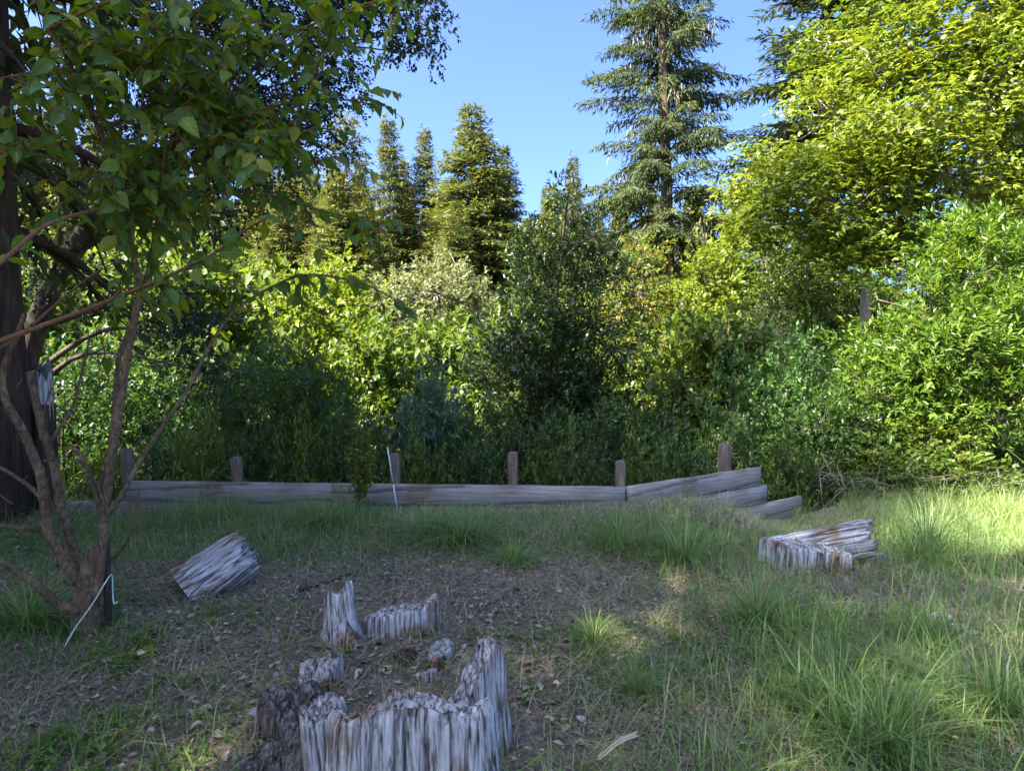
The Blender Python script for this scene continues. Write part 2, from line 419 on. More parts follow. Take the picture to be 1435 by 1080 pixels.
wall = thing('retaining_wall', 'low weathered grey timber retaining wall of stacked planks with short posts', 'wall', (0, 0, 0))
PL, PH, PT = [], 0.24, 0.06
corner = np.array([1.25, 7.30]); wl = np.array([-4.45, 7.66]); wr = np.array([3.22, 8.66])
def plank(a, b, ztop, seed, sag=0.0):
    a = np.array(a, float); b = np.array(b, float)
    d = b - a; L = float(np.linalg.norm(d))
    o = obj('plank', box_mesh('plank', L, PT, PH, M['plank'], seed=seed), wall, (a[0], a[1], ztop - PH))
    o.rotation_euler = (0, -math.atan2(sag, L), math.atan2(d[1], d[0]))
dl = (corner - wl) / np.linalg.norm(corner - wl); dr = (wr - corner) / np.linalg.norm(wr - corner)
m1 = wl + dl * 2.42
plank(wl, m1 - dl * 0.004, 0.212, 1); plank(m1 + dl * 0.004, corner - dl * 0.006, 0.212, 2)
plank(wl - dl * 3.2, m1 - dl * 1.2, -0.032, 3); plank(m1 - dl * 1.19, corner - dl * 0.006, -0.034, 4)
plank(corner + dr * 0.012, wr, 0.212, 5)
plank(corner + dr * 0.012, wr + dr * 0.14, -0.031, 6)
plank(corner + dr * 0.012, wr + dr * 0.95, -0.275, 7)
plank(wl - dl * 3.0, corner, -0.28, 8)
def post(u, vtop, off, seed, lean=0.0, w=0.105):
    # stands just behind the planks
    t = (u - CU) / FPX
    a, d = (corner, dl) if u < 875 else (corner, dr)
    # intersection of the pixel column with the plank line
    s = (t * a[1] - a[0]) / (d[0] - t * d[1])
    p = a + d * s + np.array([-d[1], d[0]]) * (PT / 2 + w / 2 + 0.004 + off)
    zt = P(u, vtop, p[1])[2]
    o = obj('post', post_mesh(w, zt + 1.15, seed), wall, (p[0], p[1], -1.15))
    o.rotation_euler = (lean * 0.3, lean, math.atan2(d[1], d[0]))
for a in ((176, 628, 0.01, 1, -0.05), (332, 640, 0.01, 2, -0.05), (552, 635, 0.01, 3, -0.012), (718, 633, 0.0, 4, 0.0), (871, 645, 0.0, 5, 0.0), (1026, 621, 0.02, 6, 0.008, 0.12), (20, 660, 0.0, 7, 0.02)):
    post(*a)

# ------------------------------------------------------------------ weathered wood chunks
def chunk(a, b, H, seed, ridge=0.06, top=None, flare=0.12, n=150, nz=22, nr=9, lobes=0.12, mat='weathered', jag=0.05, name='stump'):
    """fibrous block of old wood: ragged fluted sides along local z, splintered top"""
    q_ = rs(seed)
    th = np.linspace(0, 2 * np.pi, n, endpoint=False)
    base = 1 + sum(lobes / k * np.cos(k * th + q_.rand() * 6.28) for k in (2, 3, 4, 5))
    def wrapn(step):
        kk = max(4, n // step); w_ = q_.normal(size=kk); xp = np.sort(q_.rand(kk)) * n; return np.interp(np.arange(n), xp, w_, period=n)
    flute = ridge * (0.5 * wrapn(14) + 0.45 * np.maximum(wrapn(6), -.3) + 0.35 * wrapn(3) + 0.22 * wrapn(1))
    jagn = jag * (1.1 * wrapn(24) + 0.55 * wrapn(9) + 0.14 * wrapn(3))
    def topz(x, y, i=None):
        z = H if top is None else H * top(x / a, y / b)
        return z
    V = []
    for k in range(nz):
        t = k / (nz - 1)
        rad = base * (1 + flare * (1 - t) ** 2) - np.roll(flute, int(round(2 * math.sin(2.2 * t + seed)))) * (0.75 + 0.25 * t) + q_.normal(size=n) * ridge * 0.06 - (0.05 * sstep(t, 0.9, 1.0))
        x = a * rad * np.cos(th); y = b * rad * np.sin(th)
        z = t * (np.array([topz(xx, yy) for xx, yy in zip(x, y)]) + H * jagn) - 0.06 * (1 - t)
        V.append(np.stack([x, y, z], 1))
    side = V[-1]
    for k in range(1, nr):
        s = 1 - k / nr
        x, y = side[:, 0] * s, side[:, 1] * s
        z = np.array([topz(xx, yy) for xx, yy in zip(x, y)]) + H * jagn * s * s + np.interp(np.arange(n), np.arange(0, n, 4), q_.normal(size=len(np.arange(0, n, 4)))) * H * jag * 0.45 - H * 0.03 * (1 - s)
        V.append(np.stack([x, y, z], 1))
    nl = len(V)
    V = np.concatenate(V)
    V = np.vstack([V, [[0, 0, topz(0, 0) - H * 0.05]]])
    i = np.arange(nl - 1)[:, None]; j = np.arange(n)[None, :]; j2 = (j + 1) % n
    F = np.stack([i*n + j, i*n + j2, (i+1)*n + j2, (i+1)*n + j], -1).reshape(-1, 4)
    c = len(V) - 1; l0 = (nl - 1) * n
    cap = np.array([(l0 + k, l0 + (k + 1) % n, l0 + (k + 2) % n, c) for k in range(0, n, 2)])
    return mk_mesh(name, V, np.vstack([F, cap]), M[mat])

def put_chunk(name, label, cat, u, v, a, b, H, seed, rotz=0.0, tilt=(0, 0), sink=0.0, group=None, **kw):
    p = G(u, v)
    o = obj(name, chunk(a, b, H, seed, name=name, **kw), None, (p[0], p[1], p[2] - sink))
    o.rotation_euler = (tilt[0], tilt[1], rotz)
    return tag(o, label, cat, group)

st = thing('broken_stump', 'large broken stump with fluted grey and brown sides and a splintered peak', 'stump', on_ground(-0.42, 2.55))
bz = st.location.z
o = obj('front_wall', chunk(0.315, 0.135, 0.46, 11, ridge=0.035, n=260, nz=26, jag=0.05, flare=0.22, top=lambda x, y: 0.90 - 0.16 * max(0, -x - .35) + 0.06 * math.sin(5 * x + 1) - 0.75 * max(0, y + .15), lobes=0.14, name='front_wall'), st, (0.02, -0.09, -0.03)); o.rotation_euler = (-0.05, 0, 0.06)
o = obj('splintered_peak', chunk(0.18, 0.062, 0.45, 12, ridge=0.06, n=180, nz=24, jag=0.05, flare=0.45, top=lambda x, y: 0.72 + 0.42 * max(0, 1 - abs(x - 0.55) * 1.2) - 0.12 * max(0, -x), lobes=0.1, name='splintered_peak'), st, (0.255, 0.13, -0.03)); o.rotation_euler = (-0.06, 0.04, 0.75)
o = obj('side_slab', chunk(0.085, 0.10, 0.33, 13, ridge=0.1, jag=0.06, lobes=0.15, name='side_slab'), st, (-0.285, -0.02, -0.03)); o.rotation_euler = (0, -0.1, 0.4)
put_chunk('stump_block', 'grey blocky stump remnant with flat cracked top behind the hollow of the broken stump', 'stump', 563, 886, 0.215, 0.115, 0.19, 21, rotz=0.12, sink=.03, ridge=0.045, jag=0.09, flare=0.08, top=lambda x, y: 1.0 + 0.22 * x - .12 * y, lobes=0.1)
put_chunk('stump_shard', 'upright pale grey stump shard like a short post with a spreading foot', 'stump', 480, 896, 0.085, 0.075, 0.29, 22, ridge=0.10, flare=0.95, jag=0.08, lobes=0.2, sink=.02, tilt=(-0.05, -0.08), top=lambda x, y: 1 + .1 * x - .1 * y)
put_chunk('stump_fragment', 'low rounded rough grey stump fragment at the hollow rim below the upright shard', 'stump', 446, 955, 0.125, 0.10, 0.13, 23, ridge=0.14, jag=0.2, lobes=0.3, sink=.02, flare=.3, top=lambda x, y: 0.95 + 0.25 * x, rotz=0.3)
put_chunk('stump_fragment', 'dark brown grey squat stump fragment with level top left of the big broken stump', 'stump', 412, 1030, 0.12, 0.11, 0.18, 24, ridge=0.12, jag=0.12, lobes=0.25, flare=0.25, sink=.02, top=lambda x, y: 1 - .15 * x + .2 * y, mat='weathered_dark')
put_chunk('stump_fragment', 'blackened jagged stump fragment leaning at the foot of the big broken stump', 'stump', 392, 1092, 0.14, 0.12, 0.14, 25, mat='weathered_dark', sink=.02, ridge=0.14, jag=0.2, lobes=0.3, top=lambda x, y: 0.8 + 0.4 * x)
put_chunk('stump_fragment', 'thin low grey rim of rotten stump beside the flat topped block', 'stump', 617, 922, 0.06, 0.13, 0.08, 26, sink=.02, rotz=-0.25, ridge=0.1, jag=0.12, lobes=0.15)
put_chunk('wood_chip', 'small pale splinter block between the hollow floor and the splintered peak', 'wood chip', 600, 952, 0.05, 0.035, 0.06, 27, sink=.015, rotz=0.5, jag=0.1)
put_chunk('wood_chip', 'dark red brown rotten wood lump inside the stump hollow', 'wood chip', 570, 922, 0.05, 0.06, 0.05, 28, sink=.01, rotz=-0.5, jag=0.15, mat='redwood_bark')
# log chunk on the grass
p = G(308, 832)
lg = obj('log_chunk', chunk(0.17, 0.16, 0.40, 31, ridge=0.03, flare=0.15, jag=0.16, lobes=0.3, top=lambda x, y: 1.0 - 0.18 * (x * x + y * y), name='log_chunk'), None, (p[0] - 0.19, p[1] + 0.04, p[2] + 0.03))
lg.rotation_euler = (math.radians(-14), math.radians(58), math.radians(18))
tag(lg, 'short weathered grey log chunk with dark hollow end lying in the grass', 'log')
# split stump at the right
p = G(1150, 798)
s2 = thing('split_stump', 'low split grey stump with flat cut face half buried in the grass', 'stump', p)
o = obj('flat_half', chunk(0.33, 0.10, 0.23, 33, ridge=0.035, jag=0.03, flare=0.1, lobes=0.08, top=lambda x, y: 1.0 - 0.16 * x, name='flat_half'), s2, (-0.12, 0.0, -0.03)); o.rotation_euler = (0.12, 0, -0.22)
o = obj('raised_half', chunk(0.15, 0.11, 0.72, 34, ridge=0.045, jag=0.07, flare=0.0, lobes=0.12, name='raised_half'), s2, (-0.24, 0.26, 0.02)); o.rotation_euler = (0.05, math.radians(76), -0.12)

# ------------------------------------------------------------------ generators for trees and bushes
def shoots(C, out, q_, ls, m, L, w, spread=0.8, upb=0.35, jit=0.5, droop=0.1):
    """leafy shoots: C centres (n,3), out outward directions; m leaves each"""
    n = len(C)
    ax = nrm(out + np.array([0, 0, upb]) + q_.normal(size=(n, 3)) * jit)
    t = np.linspace(0.05, 1, m)
    ln = ls * q_.uniform(0.6, 1.3, n)
    O = C[:, None, :] + ax[:, None, :] * (t[None, :, None] * ln[:, None, None])
    O[..., 2] -= droop * ln[:, None] * t[None, :] ** 2
    rd = q_.normal(size=(n, m, 3)); rd -= (rd * ax[:, None]).sum(-1, keepdims=True) * ax[:, None]
    D = ax[:, None] * (0.55 + 0.35 * t[None, :, None]) + nrm(rd) * spread
    D[..., 2] -= droop
    Nn = ax[:, None] * 0.6 + q_.normal(size=(n, m, 3)) * 0.35 + np.array([0, 0, 0.8])
    k = n * m
    LL = L * q_.uniform(0.65, 1.25, k)
    V, F = kites(O.reshape(k, 3), D.reshape(k, 3), Nn.reshape(k, 3), LL, LL * (w / L))
    shoot_v = np.repeat(q_.rand(n), m) * 0.6 + q_.rand(k) * 0.4
    return V, F, np.repeat(shoot_v, 4)

def tiers(C, q_, cr, m, L):
    """flat sprays of lobed leaves facing up"""
    n = len(C); k = n * m
    off = q_.normal(size=(n, m, 3)) * np.array([cr, cr, cr * 0.36])
    tilt = q_.normal(size=(n, 1, 2)) * 0.42
    off[..., 2] += (off[..., :2] * tilt).sum(-1) - 0.25 * (off[..., 0] ** 2 + off[..., 1] ** 2) / cr
    O = (C[:, None] + off).reshape(k, 3)
    D = nrm(np.concatenate([off[..., :2] + q_.normal(size=(n, m, 2)) * cr * 0.6, np.full((n, m, 1), -0.25 * cr)], -1).reshape(k, 3))
    Nn = nrm(np.array([0, 0, 1.0]) + q_.normal(size=(k, 3)) * 0.55)
    LL = L * q_.uniform(0.6, 1.2, k)
    sd = np.cross(D, Nn)
    parts = []
    for a_, s_ in ((0, 1.0), (0.95, 0.82), (-0.95, 0.82)):
        parts.append(kites(O, D * math.cos(a_) + sd * math.sin(a_), Nn, LL * s_, LL * 0.5 * s_))
    V, F = merge(parts)
    vv = np.repeat(q_.rand(n), m) * 0.5 + q_.rand(k) * 0.5
    return V, F, np.tile(np.repeat(vv, 4), 3)

def lobe_points(lobes, n, q_, inner=0.45, gap=0.0):
    lob = np.array(lobes, float)
    wt = (lob[:, 3] * lob[:, 4] + lob[:, 5] * lob[:, 4]) ; wt = wt / wt.sum()
    idx = q_.choice(len(lob), n, p=wt)
    d = nrm(q_.normal(size=(n, 3)))
    r = q_.uniform(inner ** 2, 1, n) ** 0.5
    r = r * (1 + 0.18 * np.sin(d[:, 0] * 5 + idx * 1.7) * np.sin(d[:, 1] * 4 + idx) + 0.15 * q_.normal(size=n))
    C = lob[idx, :3] + d * r[:, None] * lob[idx, 3:6]
    if gap:
        g = np.sin(C[:, 0] * 2.3 + 1) + np.sin(C[:, 1] * 2.1 + 4) + np.sin(C[:, 2] * 2.9 + 2) + 0.8 * q_.normal(size=n)
        keep = g > -1.6 + gap
        C, d, idx = C[keep], d[keep], idx[keep]
    return C, d, idx

def skeleton(trunk, tr, lobes, C, idx, q_, twig=0.012, frac=0.6, limbf=.3):
    """trunk tube, limbs to the lobes and twigs to the clumps"""
    parts = [tube(catmull(trunk, 5), np.interp(np.linspace(0, 1, (len(trunk) - 1) * 5 + 1), np.linspace(0, 1, len(tr)), tr), 10, 0.06, 1)]
    T = catmull(trunk, 5)
    lob = np.array(lobes, float)
    for c in lob[:, :3]:
        k = np.argmin(np.linalg.norm(T - c, axis=1) + 1.2 * np.maximum(0, T[:, 2] - c[2] + 0.3 * np.linalg.norm(c - T[:, :].mean(0))))
        s = T[k]; mid = (s + c) / 2 + np.array([0, 0, 0.12 * np.linalg.norm(c - s)]) + q_.normal(size=3) * 0.06 * np.linalg.norm(c - s)
        r0 = tr[min(len(tr) - 1, int(k / len(T) * len(tr)))] * limbf
        pp = catmull([s, mid, c], 5)
        parts.append(tube(pp, np.linspace(max(r0, twig * 2.0), twig * 1.4, len(pp)), 6, 0.08, 3))
    for c, i in zip(C, idx):
        if q_.rand() > frac: continue
        s = lob[i, :3] + (c - lob[i, :3]) * 0.1
        mid = s + (c - s) * 0.55 + q_.normal(size=3) * 0.08 * np.linalg.norm(c - s) + np.array([0, 0, -0.05])
        parts.append(tube(np.array([s, mid, c]), [twig, twig * 0.7, twig * 0.35], 4))
    return merge(parts)

def broadleaf(name, seed, lobes, trunk, tr, nclump, leaf, bark, lmat, mode='shoot', per=4, ls=0.3, m=9, L=0.1, w=0.035, cr=0.2, inner=0.45, gap=0.4, upb=0.35, spread=0.8, twig=0.012, frac=0.5, jit=0.5, droop=0.1, limbf=.3):
    q_ = rs(seed); nclump = int(nclump * 1.55); gap = gap * 0.8
    if mode == 'shoot': L, w = L * 1.12, w * 1.35
    C, d, idx = lobe_points(lobes, nclump, q_, inner, gap)
    Vt, Ft = skeleton(trunk, tr, lobes, C, idx, q_, twig, frac, limbf)
    if mode == 'tier':
        V, F, vv = tiers(C, q_, cr, m, L)
    else:
        CC = np.repeat(C, per, 0) + q_.normal(size=(len(C) * per, 3)) * cr
        V, F, vv = shoots(CC, np.repeat(d, per, 0), q_, ls, m, L, w, spread, upb, jit, droop)
    return (mk_mesh(name + '_trunk', Vt, Ft, M[bark], smooth=True), mk_mesh(name + '_crown', V, F, M[lmat], v=vv))

def rand_lobes(seed, H, W, n, z0=0.15, rr=0.34):
    q_ = rs(seed); out = []
    for i in range(n):
        t = (i + 0.5) / n; z = H * (z0 + (0.88 - z0) * t)
        a = i * 2.4 + q_.rand(); R = W * 0.5 * (1 - 0.75 * max(0, t - 0.35)) * q_.uniform(0.35, 0.75)
        r = W * rr * q_.uniform(0.75, 1.15) * (1 - 0.35 * t)
        out.append((R * math.cos(a), R * math.sin(a), z, r, r, r * q_.uniform(0.75, 1.0)))
    return out

def conifer(name, seed, H, r0, zb, Lmax, lmat, bark, dz=0.5, nb=5, droop=0.25, up=0.1, spray=0.35, sw=0.09, step=0.3, twf=0.5, prof=1.0, skip=0.0, hang=0.15, top_frac=0.04, dens=1.0):
    """whorled branches carrying side twigs set with flat needle sprays"""
    q_ = rs(seed); O, D, Nn, LL, VVv = [], [], [], [], []
    tz = np.linspace(-0.5, H, 14)
    tp = np.stack([0.04 * np.sin(tz * 0.5 + seed), 0.04 * np.cos(tz * 0.4), tz], 1)
    parts = [tube(tp, np.maximum(r0 * (1 - np.clip(tz, 0, H) / H) ** 0.85, 0.015), 10, 0.07, seed)]
    z = zb
    while z < H * 0.99:
        t = (z - zb) / (H - zb)
        env = Lmax * ((1 - t) ** prof) * min(1, 0.55 + t * 4) + Lmax * top_frac
        for b in range(nb if t < 0.85 else 4):
            if q_.rand() < skip: continue
            az = q_.rand() * 6.283; L = env * q_.uniform(0.6, 1.18)
            dirh = np.array([math.cos(az), math.sin(az), 0]); lat = np.array([-dirh[1], dirh[0], 0])
            s = np.linspace(0, 1, 7)
            u_ = up + 0.55 * t; dr = droop * (1 - 0.7 * t)
            bp = np.array([0, 0, z + q_.normal() * dz * 0.3]) + dirh * (s * L)[:, None] + np.array([0, 0, 1.0]) * ((u_ * s - (u_ * 0.4 + dr) * s ** 2) * L)[:, None] + lat * (0.06 * L * np.sin(3 * s + q_.rand() * 6))[:, None]
            if L > 0.5:
                parts.append(tube(bp, np.linspace(max(0.012, r0 * 0.16 * (1 - t)), 0.006, 7), 4))
            bv = q_.rand()
            ns = max(3, int(L / step))
            for sv in np.linspace(0.18 if L > 1.2 else 0.05, 1, ns):
                p0 = np.array([np.interp(sv, s, bp[:, c]) for c in range(3)])
                for sg in (-1, 1):
                    tl = twf * L * (1.05 - sv) * q_.uniform(0.5, 1.1) + spray * 0.7
                    td = nrm(dirh * 0.75 + lat * sg * q_.uniform(0.5, 1.1) + np.array([0, 0, -hang + 0.3 * t]))
                    k = max(1, int(dens * tl / (spray * 0.42)))
                    f = (np.arange(k) + q_.rand(k)) / k
                    o_ = p0 + td * (f * tl)[:, None] - np.array([0, 0, 1.0]) * (hang * 0.5 * tl * f ** 2)[:, None]
                    O.append(o_ + q_.normal(size=(k, 3)) * spray * 0.1)
                    dd = td + q_.normal(size=(k, 3)) * 0.45; dd[:, 2] -= hang * 0.7
                    D.append(dd); Nn.append(np.array([0, 0, 1.0]) + q_.normal(size=(k, 3)) * 0.45)
                    LL.append(spray * q_.uniform(0.6, 1.25, k)); VVv.append(np.clip(bv * 0.5 + q_.rand(k) * 0.5, 0, 1))
        z += dz * q_.uniform(0.7, 1.3) * (1 - 0.55 * t)
    O, D, Nn, LL, VVv = map(np.concatenate, (O, D, Nn, LL, VVv))
    V, F = kites(O, D, Nn, LL, LL * (sw / spray), fold=0.1, droop=0.12)
    Vt, Ft = merge(parts)
    return (mk_mesh(name + '_trunk', Vt, Ft, M[bark], smooth=True), mk_mesh(name + '_crown', V, F, M[lmat], v=np.repeat(VVv, 4)))

def plant(name, pr, label, cat, loc, rotz=0.0, scale=(1, 1, 1), group=None, parts=('trunk', 'crown')):
    t = thing(name, label, cat, loc, rotz, scale, group)
    for nm, me in zip(parts, pr): obj(nm, me, t)
    return t

def at(u, Y):
    x = (u - CU) / FPX * Y
    return on_ground(x, Y, -0.03)
def height_for(u, vtop, Y):
    return P(u, vtop, Y)[2] - float(hgt((u - CU) / FPX * Y, Y))

# ------------------------------------------------------------------ far hillside trees
con = [conifer('hill_conifer', 101, 20, 0.30, 1.2, 4.3, 'conifer', 'bark', dz=0.48, nb=9, droop=0.28, spray=0.46, sw=0.14, step=0.32, dens=1.35, twf=0.42, prof=0.8),
       conifer('spire_conifer', 102, 20, 0.26, 1.5, 3.3, 'conifer', 'bark', dz=0.5, nb=8, droop=0.3, spray=0.44, sw=0.14, step=0.34, dens=1.35, twf=0.4, prof=0.8),
       conifer('open_conifer', 103, 20, 0.3, 3.0, 3.6, 'conifer', 'bark', dz=0.75, nb=5, droop=0.2, up=0.05, spray=0.44, sw=0.14, step=0.30, dens=1.35, twf=0.42, prof=0.6, skip=0.12),
       conifer('ridge_conifer', 104, 14, 0.2, 0.8, 2.6, 'conifer', 'bark', dz=0.6, nb=7, droop=0.25, spray=0.8, sw=0.4, step=0.6, twf=0.4, prof=0.85)]
hill_named = [  # u, Y, v_top, kind, width, label
 (662, 60, 150, 0, 1.4, 'broad dark green conifer, the biggest on the hillside'),
 (705, 64, 205, 0, 1.05, 'conifer tucked against the shaded side of the biggest hillside conifer'),
 (596, 70, 180, 1, 0.95, 'slim spire conifer between the biggest conifer and the twin spires'),
 (547, 68, 165, 1, 1.0, 'taller of the twin spire conifers on the hillside'),
 (569, 72, 222, 1, 1.0, 'shorter of the twin spire conifers on the hillside'),
 (488, 55, 158, 2, 1.15, 'open branched conifer with visible trunk beside the overhanging leaves'),
 (438, 60, 215, 2, 1.2, 'open branched conifer half hidden behind the sapling leaves'),
 (802, 66, 218, 1, 0.8, 'lone narrow conifer spire rising above the dark bay tree'),
]
for i, (u, Y, vt, k, wd, lab) in enumerate(hill_named):
    H = height_for(u, vt, Y); s = H / 20.0
    plant('conifer_tree', con[k], lab, 'conifer', at(u, Y), i * 1.3, (s * wd, s * wd, s))
q_ = rs(77)
hg = 'small conifers along the far ridge'
for i in range(74):
    u = q_.uniform(-60, 1120) if i < 40 else q_.uniform(560, 1000); Y = q_.uniform(82, 135)
    vt = 292 + 26 * q_.normal() + (18 if Y < 95 else 0) + max(0, (u - 900)) * 0.12
    vt = max(vt, 262)
    H = height_for(u, vt, Y)
    H = min(max(H, 8.0), 22.0); s = H / 14.0
    plant('ridge_conifer', con[3] if i % 3 else con[1], 'broad small conifer in the forest along the far ridge' if i % 3 else 'slim small conifer in the forest along the far ridge', 'conifer', at(u, Y), q_.rand() * 6, (s * 0.9, s * 0.9, s) if i % 3 else (H / 20,) * 3, hg)
for i in range(34):
    u = q_.uniform(-90, 430); Y = q_.uniform(95, 155); H = q_.uniform(12, 20); s = H / 14.0
    plant('ridge_conifer', con[3], 'broad small conifer in the forest along the far ridge', 'conifer', at(u, Y), q_.rand() * 6, (s, s, s), hg)
for i in range(66):
    u = q_.uniform(370, 1010); Y = q_.uniform(48, 88)
    vt = np.interp(u, [400, 560, 620, 740, 900, 1010], [240, 262, 278, 292, 296, 310]) + (0, 34, 70)[i % 3] + q_.normal() * 13
    H = min(max(height_for(u, vt, Y), 6), 18)
    plant('slope_conifer', con[i % 3], ('full skirted', 'slim', 'open branched')[i % 3] + ' young conifer among the rounded trees on the hillside', 'conifer', at(u, Y), q_.rand() * 6, (H / 20 * 1.1, H / 20 * 1.1, H / 20), 'young conifers among the rounded trees')
# broadleaved fill on the slope
bro = [broadleaf('slope_tree', 200 + i, rand_lobes(210 + i, 7, 6.5, 9), [(0, 0, -0.3), (0.1, 0, 2), (0, 0.1, 4), (0.1, 0, 5.6)], [0.16, 0.13, 0.08, 0.04], 300, None, 'bark', mt, per=4, ls=0.5, m=8, L=0.28, w=0.16, cr=0.3, gap=0.3, twig=0.02, frac=0.25)
       for i, mt in enumerate(('green', 'yellow', 'green'))]
sg = 'rounded trees on the lower hillside'
for i in range(60):
    u = q_.uniform(-80, 1300); Y = q_.uniform(30, 74)
    vt = q_.uniform(402, 455) - (Y - 34) * 0.9
    H = min(max(height_for(u, vt, Y), 4.0), 11.0); s = H / 7
    plant('slope_tree', bro[i % 3], ('rounded mid green tree in the thicket on the lower hillside', 'rounded yellow green tree in the thicket on the lower hillside', 'rounded mid green tree in the thicket on the lower hillside')[i % 3], 'tree', at(u, Y), q_.rand() * 6, (s, s, s), sg)

# ------------------------------------------------------------------ tall fir with lichen, redwood behind the maple
fb = at(938, 25)
fir_pr = conifer('tall_fir', 301, 25.5, 0.32, 4.4, 3.7, 'fir', 'bark', dz=0.46, nb=5, droop=0.32, up=0.12, spray=0.24, sw=0.055, step=0.16, twf=0.36, prof=0.5, skip=0.24, hang=0.5, dens=2.3)
fir = plant('tall_fir', fir_pr, 'tall open fir draped with pale lichen rising above the sunlit thicket', 'conifer', fb, 2.1)
fir.rotation_euler[1] = math.radians(1.6)
ql = rs(9); O = []
for _ in range(46):
    z = ql.uniform(6.5, 17.5); a = ql.rand() * 6.28; r = ql.uniform(1.3, 3.1) * (1 - (z - 5) / 24)
    c = np.array([r * math.cos(a), r * math.sin(a), z - 0.15 * r]); O.append(c + ql.normal(size=(26, 3)) * np.array([0.26, 0.26, 0.16]))
O = np.concatenate(O); k = len(O)
V, F = kites(O, np.array([0, 0, -1.0]) + ql.normal(size=(k, 3)) * 0.25, ql.normal(size=(k, 3)), ql.uniform(0.15, 0.5, k), 0.03)
obj('lichen', mk_mesh('lichen', V, F, M['lichen'], v=np.repeat(ql.rand(k), 4)), fir)['kind'] = 'stuff'
rw_pr = conifer('redwood', 302, 27, 0.5, 4.0, 4.6, 'redwood', 'redwood_bark', dz=0.65, nb=6, droop=0.32, up=0.18, spray=0.36, sw=0.085, step=0.24, twf=0.34, dens=2.2, prof=0.6, skip=0.1, hang=0.25)
plant('redwood_tree', rw_pr, 'tall dark redwood with layered boughs standing behind the maple', 'conifer', at(1150, 31), 0.6, (1.3, 1.3, 1.0))
plant('redwood_tree', rw_pr, 'redwood hidden deep behind the right side of the maple crown', 'conifer', at(1420, 36), 2.6, (0.9, 0.9, 0.95))

# ------------------------------------------------------------------ maple
YM = 17.0
mb = at(1213, YM)
def rel(u, v, Y, b): return tuple(P(u, v, Y) - b)
ml = [(1095, 255, 16.5, 1.5), (1170, 165, 17.2, 1.7), (1270, 75, 17, 2.0), (1395, 120, 16.2, 2.1), (1330, 245, 15.8, 1.6), (1055, 290, 17.5, 0.95), (1190, 290, 16.2, 1.3),
      (1470, 30, 16.5, 2.0), (1300, -60, 17, 2.0), (1480, 240, 16.8, 1.8), (1160, 60, 18.5, 1.1), (1420, 320, 17.5, 1.4), (1260, 180, 15.4, 1.5), (1130, 320, 17.5, 0.9), (1025, 265, 17.8, .6), (1040, 320, 17, .7), (1300, 340, 16.5, .8), (1215, 345, 16.3, .75), (1165, 350, 16.6, .7), (1265, 330, 16.2, .7)]
lobes = [(*rel(u, v, Y, mb), r * .86, r * .86, r * 0.6) for u, v, Y, r in ml]
trunk = [(0, 0, -0.3), rel(1212, 470, YM, mb), rel(1216, 355, YM, mb), rel(1224, 240, YM, mb), rel(1238, 120, YM, mb), rel(1262, 0, YM, mb)]
plant('maple_tree', broadleaf('maple', 401, lobes, trunk, [0.14, 0.13, 0.115, 0.085, 0.06, 0.03], 820, None, 'pale_bark', 'maple', mode='tier', m=34, L=0.165, cr=0.33, inner=0.6, gap=1.15, twig=0.022, frac=0.5, limbf=.5),
      'big sunlit yellow green maple with pale limbs and layered leaves', 'tree', mb)

# ------------------------------------------------------------------ middle distance trees built where they stand
def hero(name, label, seed, base_u, Y, px_lobes, lmat, bark, nclump, tr=0.07, **kw):
    b = at(base_u, Y)
    lobes = [(*rel(u, v, Y + dy, b), r, r, r * kw.get('sq', 0.9)) for u, v, dy, r in px_lobes]
    kw.pop('sq', None)
    top = max(lobes, key=lambda l: l[2])
    trunk = [(0, 0, -0.3), (0.05, 0, top[2] * 0.33), (top[0] * 0.4, top[1] * 0.4, top[2] * 0.66), top[:3]]
    return plant(name, broadleaf(name, seed, lobes, trunk, [tr, tr * 0.8, tr * 0.5, tr * 0.2], nclump, None, bark, lmat, **kw), label, 'tree', b)

hero('bay_tree', 'dark glossy bay tree with upright shoots standing behind the middle of the wall', 501, 765, 14,
     [(770, 420, 0, 1.0), (720, 470, -.3, 0.85), (830, 450, 0.2, 0.95), (760, 540, -.4, 1.15), (690, 540, 0, .7), (840, 550, 0, .9), (800, 340, 0.1, 0.55), (745, 370, .2, .5), (850, 380, .2, .5), (800, 295, .1, .32), (798, 262, .1, .2), (742, 335, .1, .25), (835, 330, .1, .3), (700, 610, -.3, .8), (800, 620, -.4, .9), (870, 610, -.3, .7)],
     'bay_dark', 'bark', 640, per=4, ls=0.30, m=9, L=0.105, w=0.034, cr=0.12, gap=0.35, upb=0.9, spread=0.7)
hero('pale_tree', 'pale grey green tree with whitish stems in full sun', 502, 612, 22,
     [(610, 410, 0, 1.5), (560, 450, 0, 1.3), (660, 450, .3, 1.2), (600, 500, -.4, 1.4), (640, 395, .5, 1.0), (545, 400, .5, 1.0), (660, 520, 0, 1.1), (560, 530, -.3, 1.1)],
     'pale', 'pale_bark', 520, tr=0.1, per=4, ls=0.3, m=8, L=0.13, w=0.055, cr=0.16, gap=0.75, twig=0.02, frac=0.6, mode='shoot')
hero('yellow_green_tree', 'bright yellow green tree glowing behind the left thicket', 503, 440, 21,
     [(450, 440, 0, 1.3), (400, 470, 0, 1.2), (500, 460, 0.3, 1.2), (430, 520, -.5, 1.3), (490, 530, -.3, 1.2), (395, 400, .5, .9), (350, 490, 0, 1.1), (470, 390, .6, .8)],
     'yellow', 'bark', 460, per=4, ls=0.32, m=8, L=0.13, w=0.07, cr=0.16, gap=0.5)
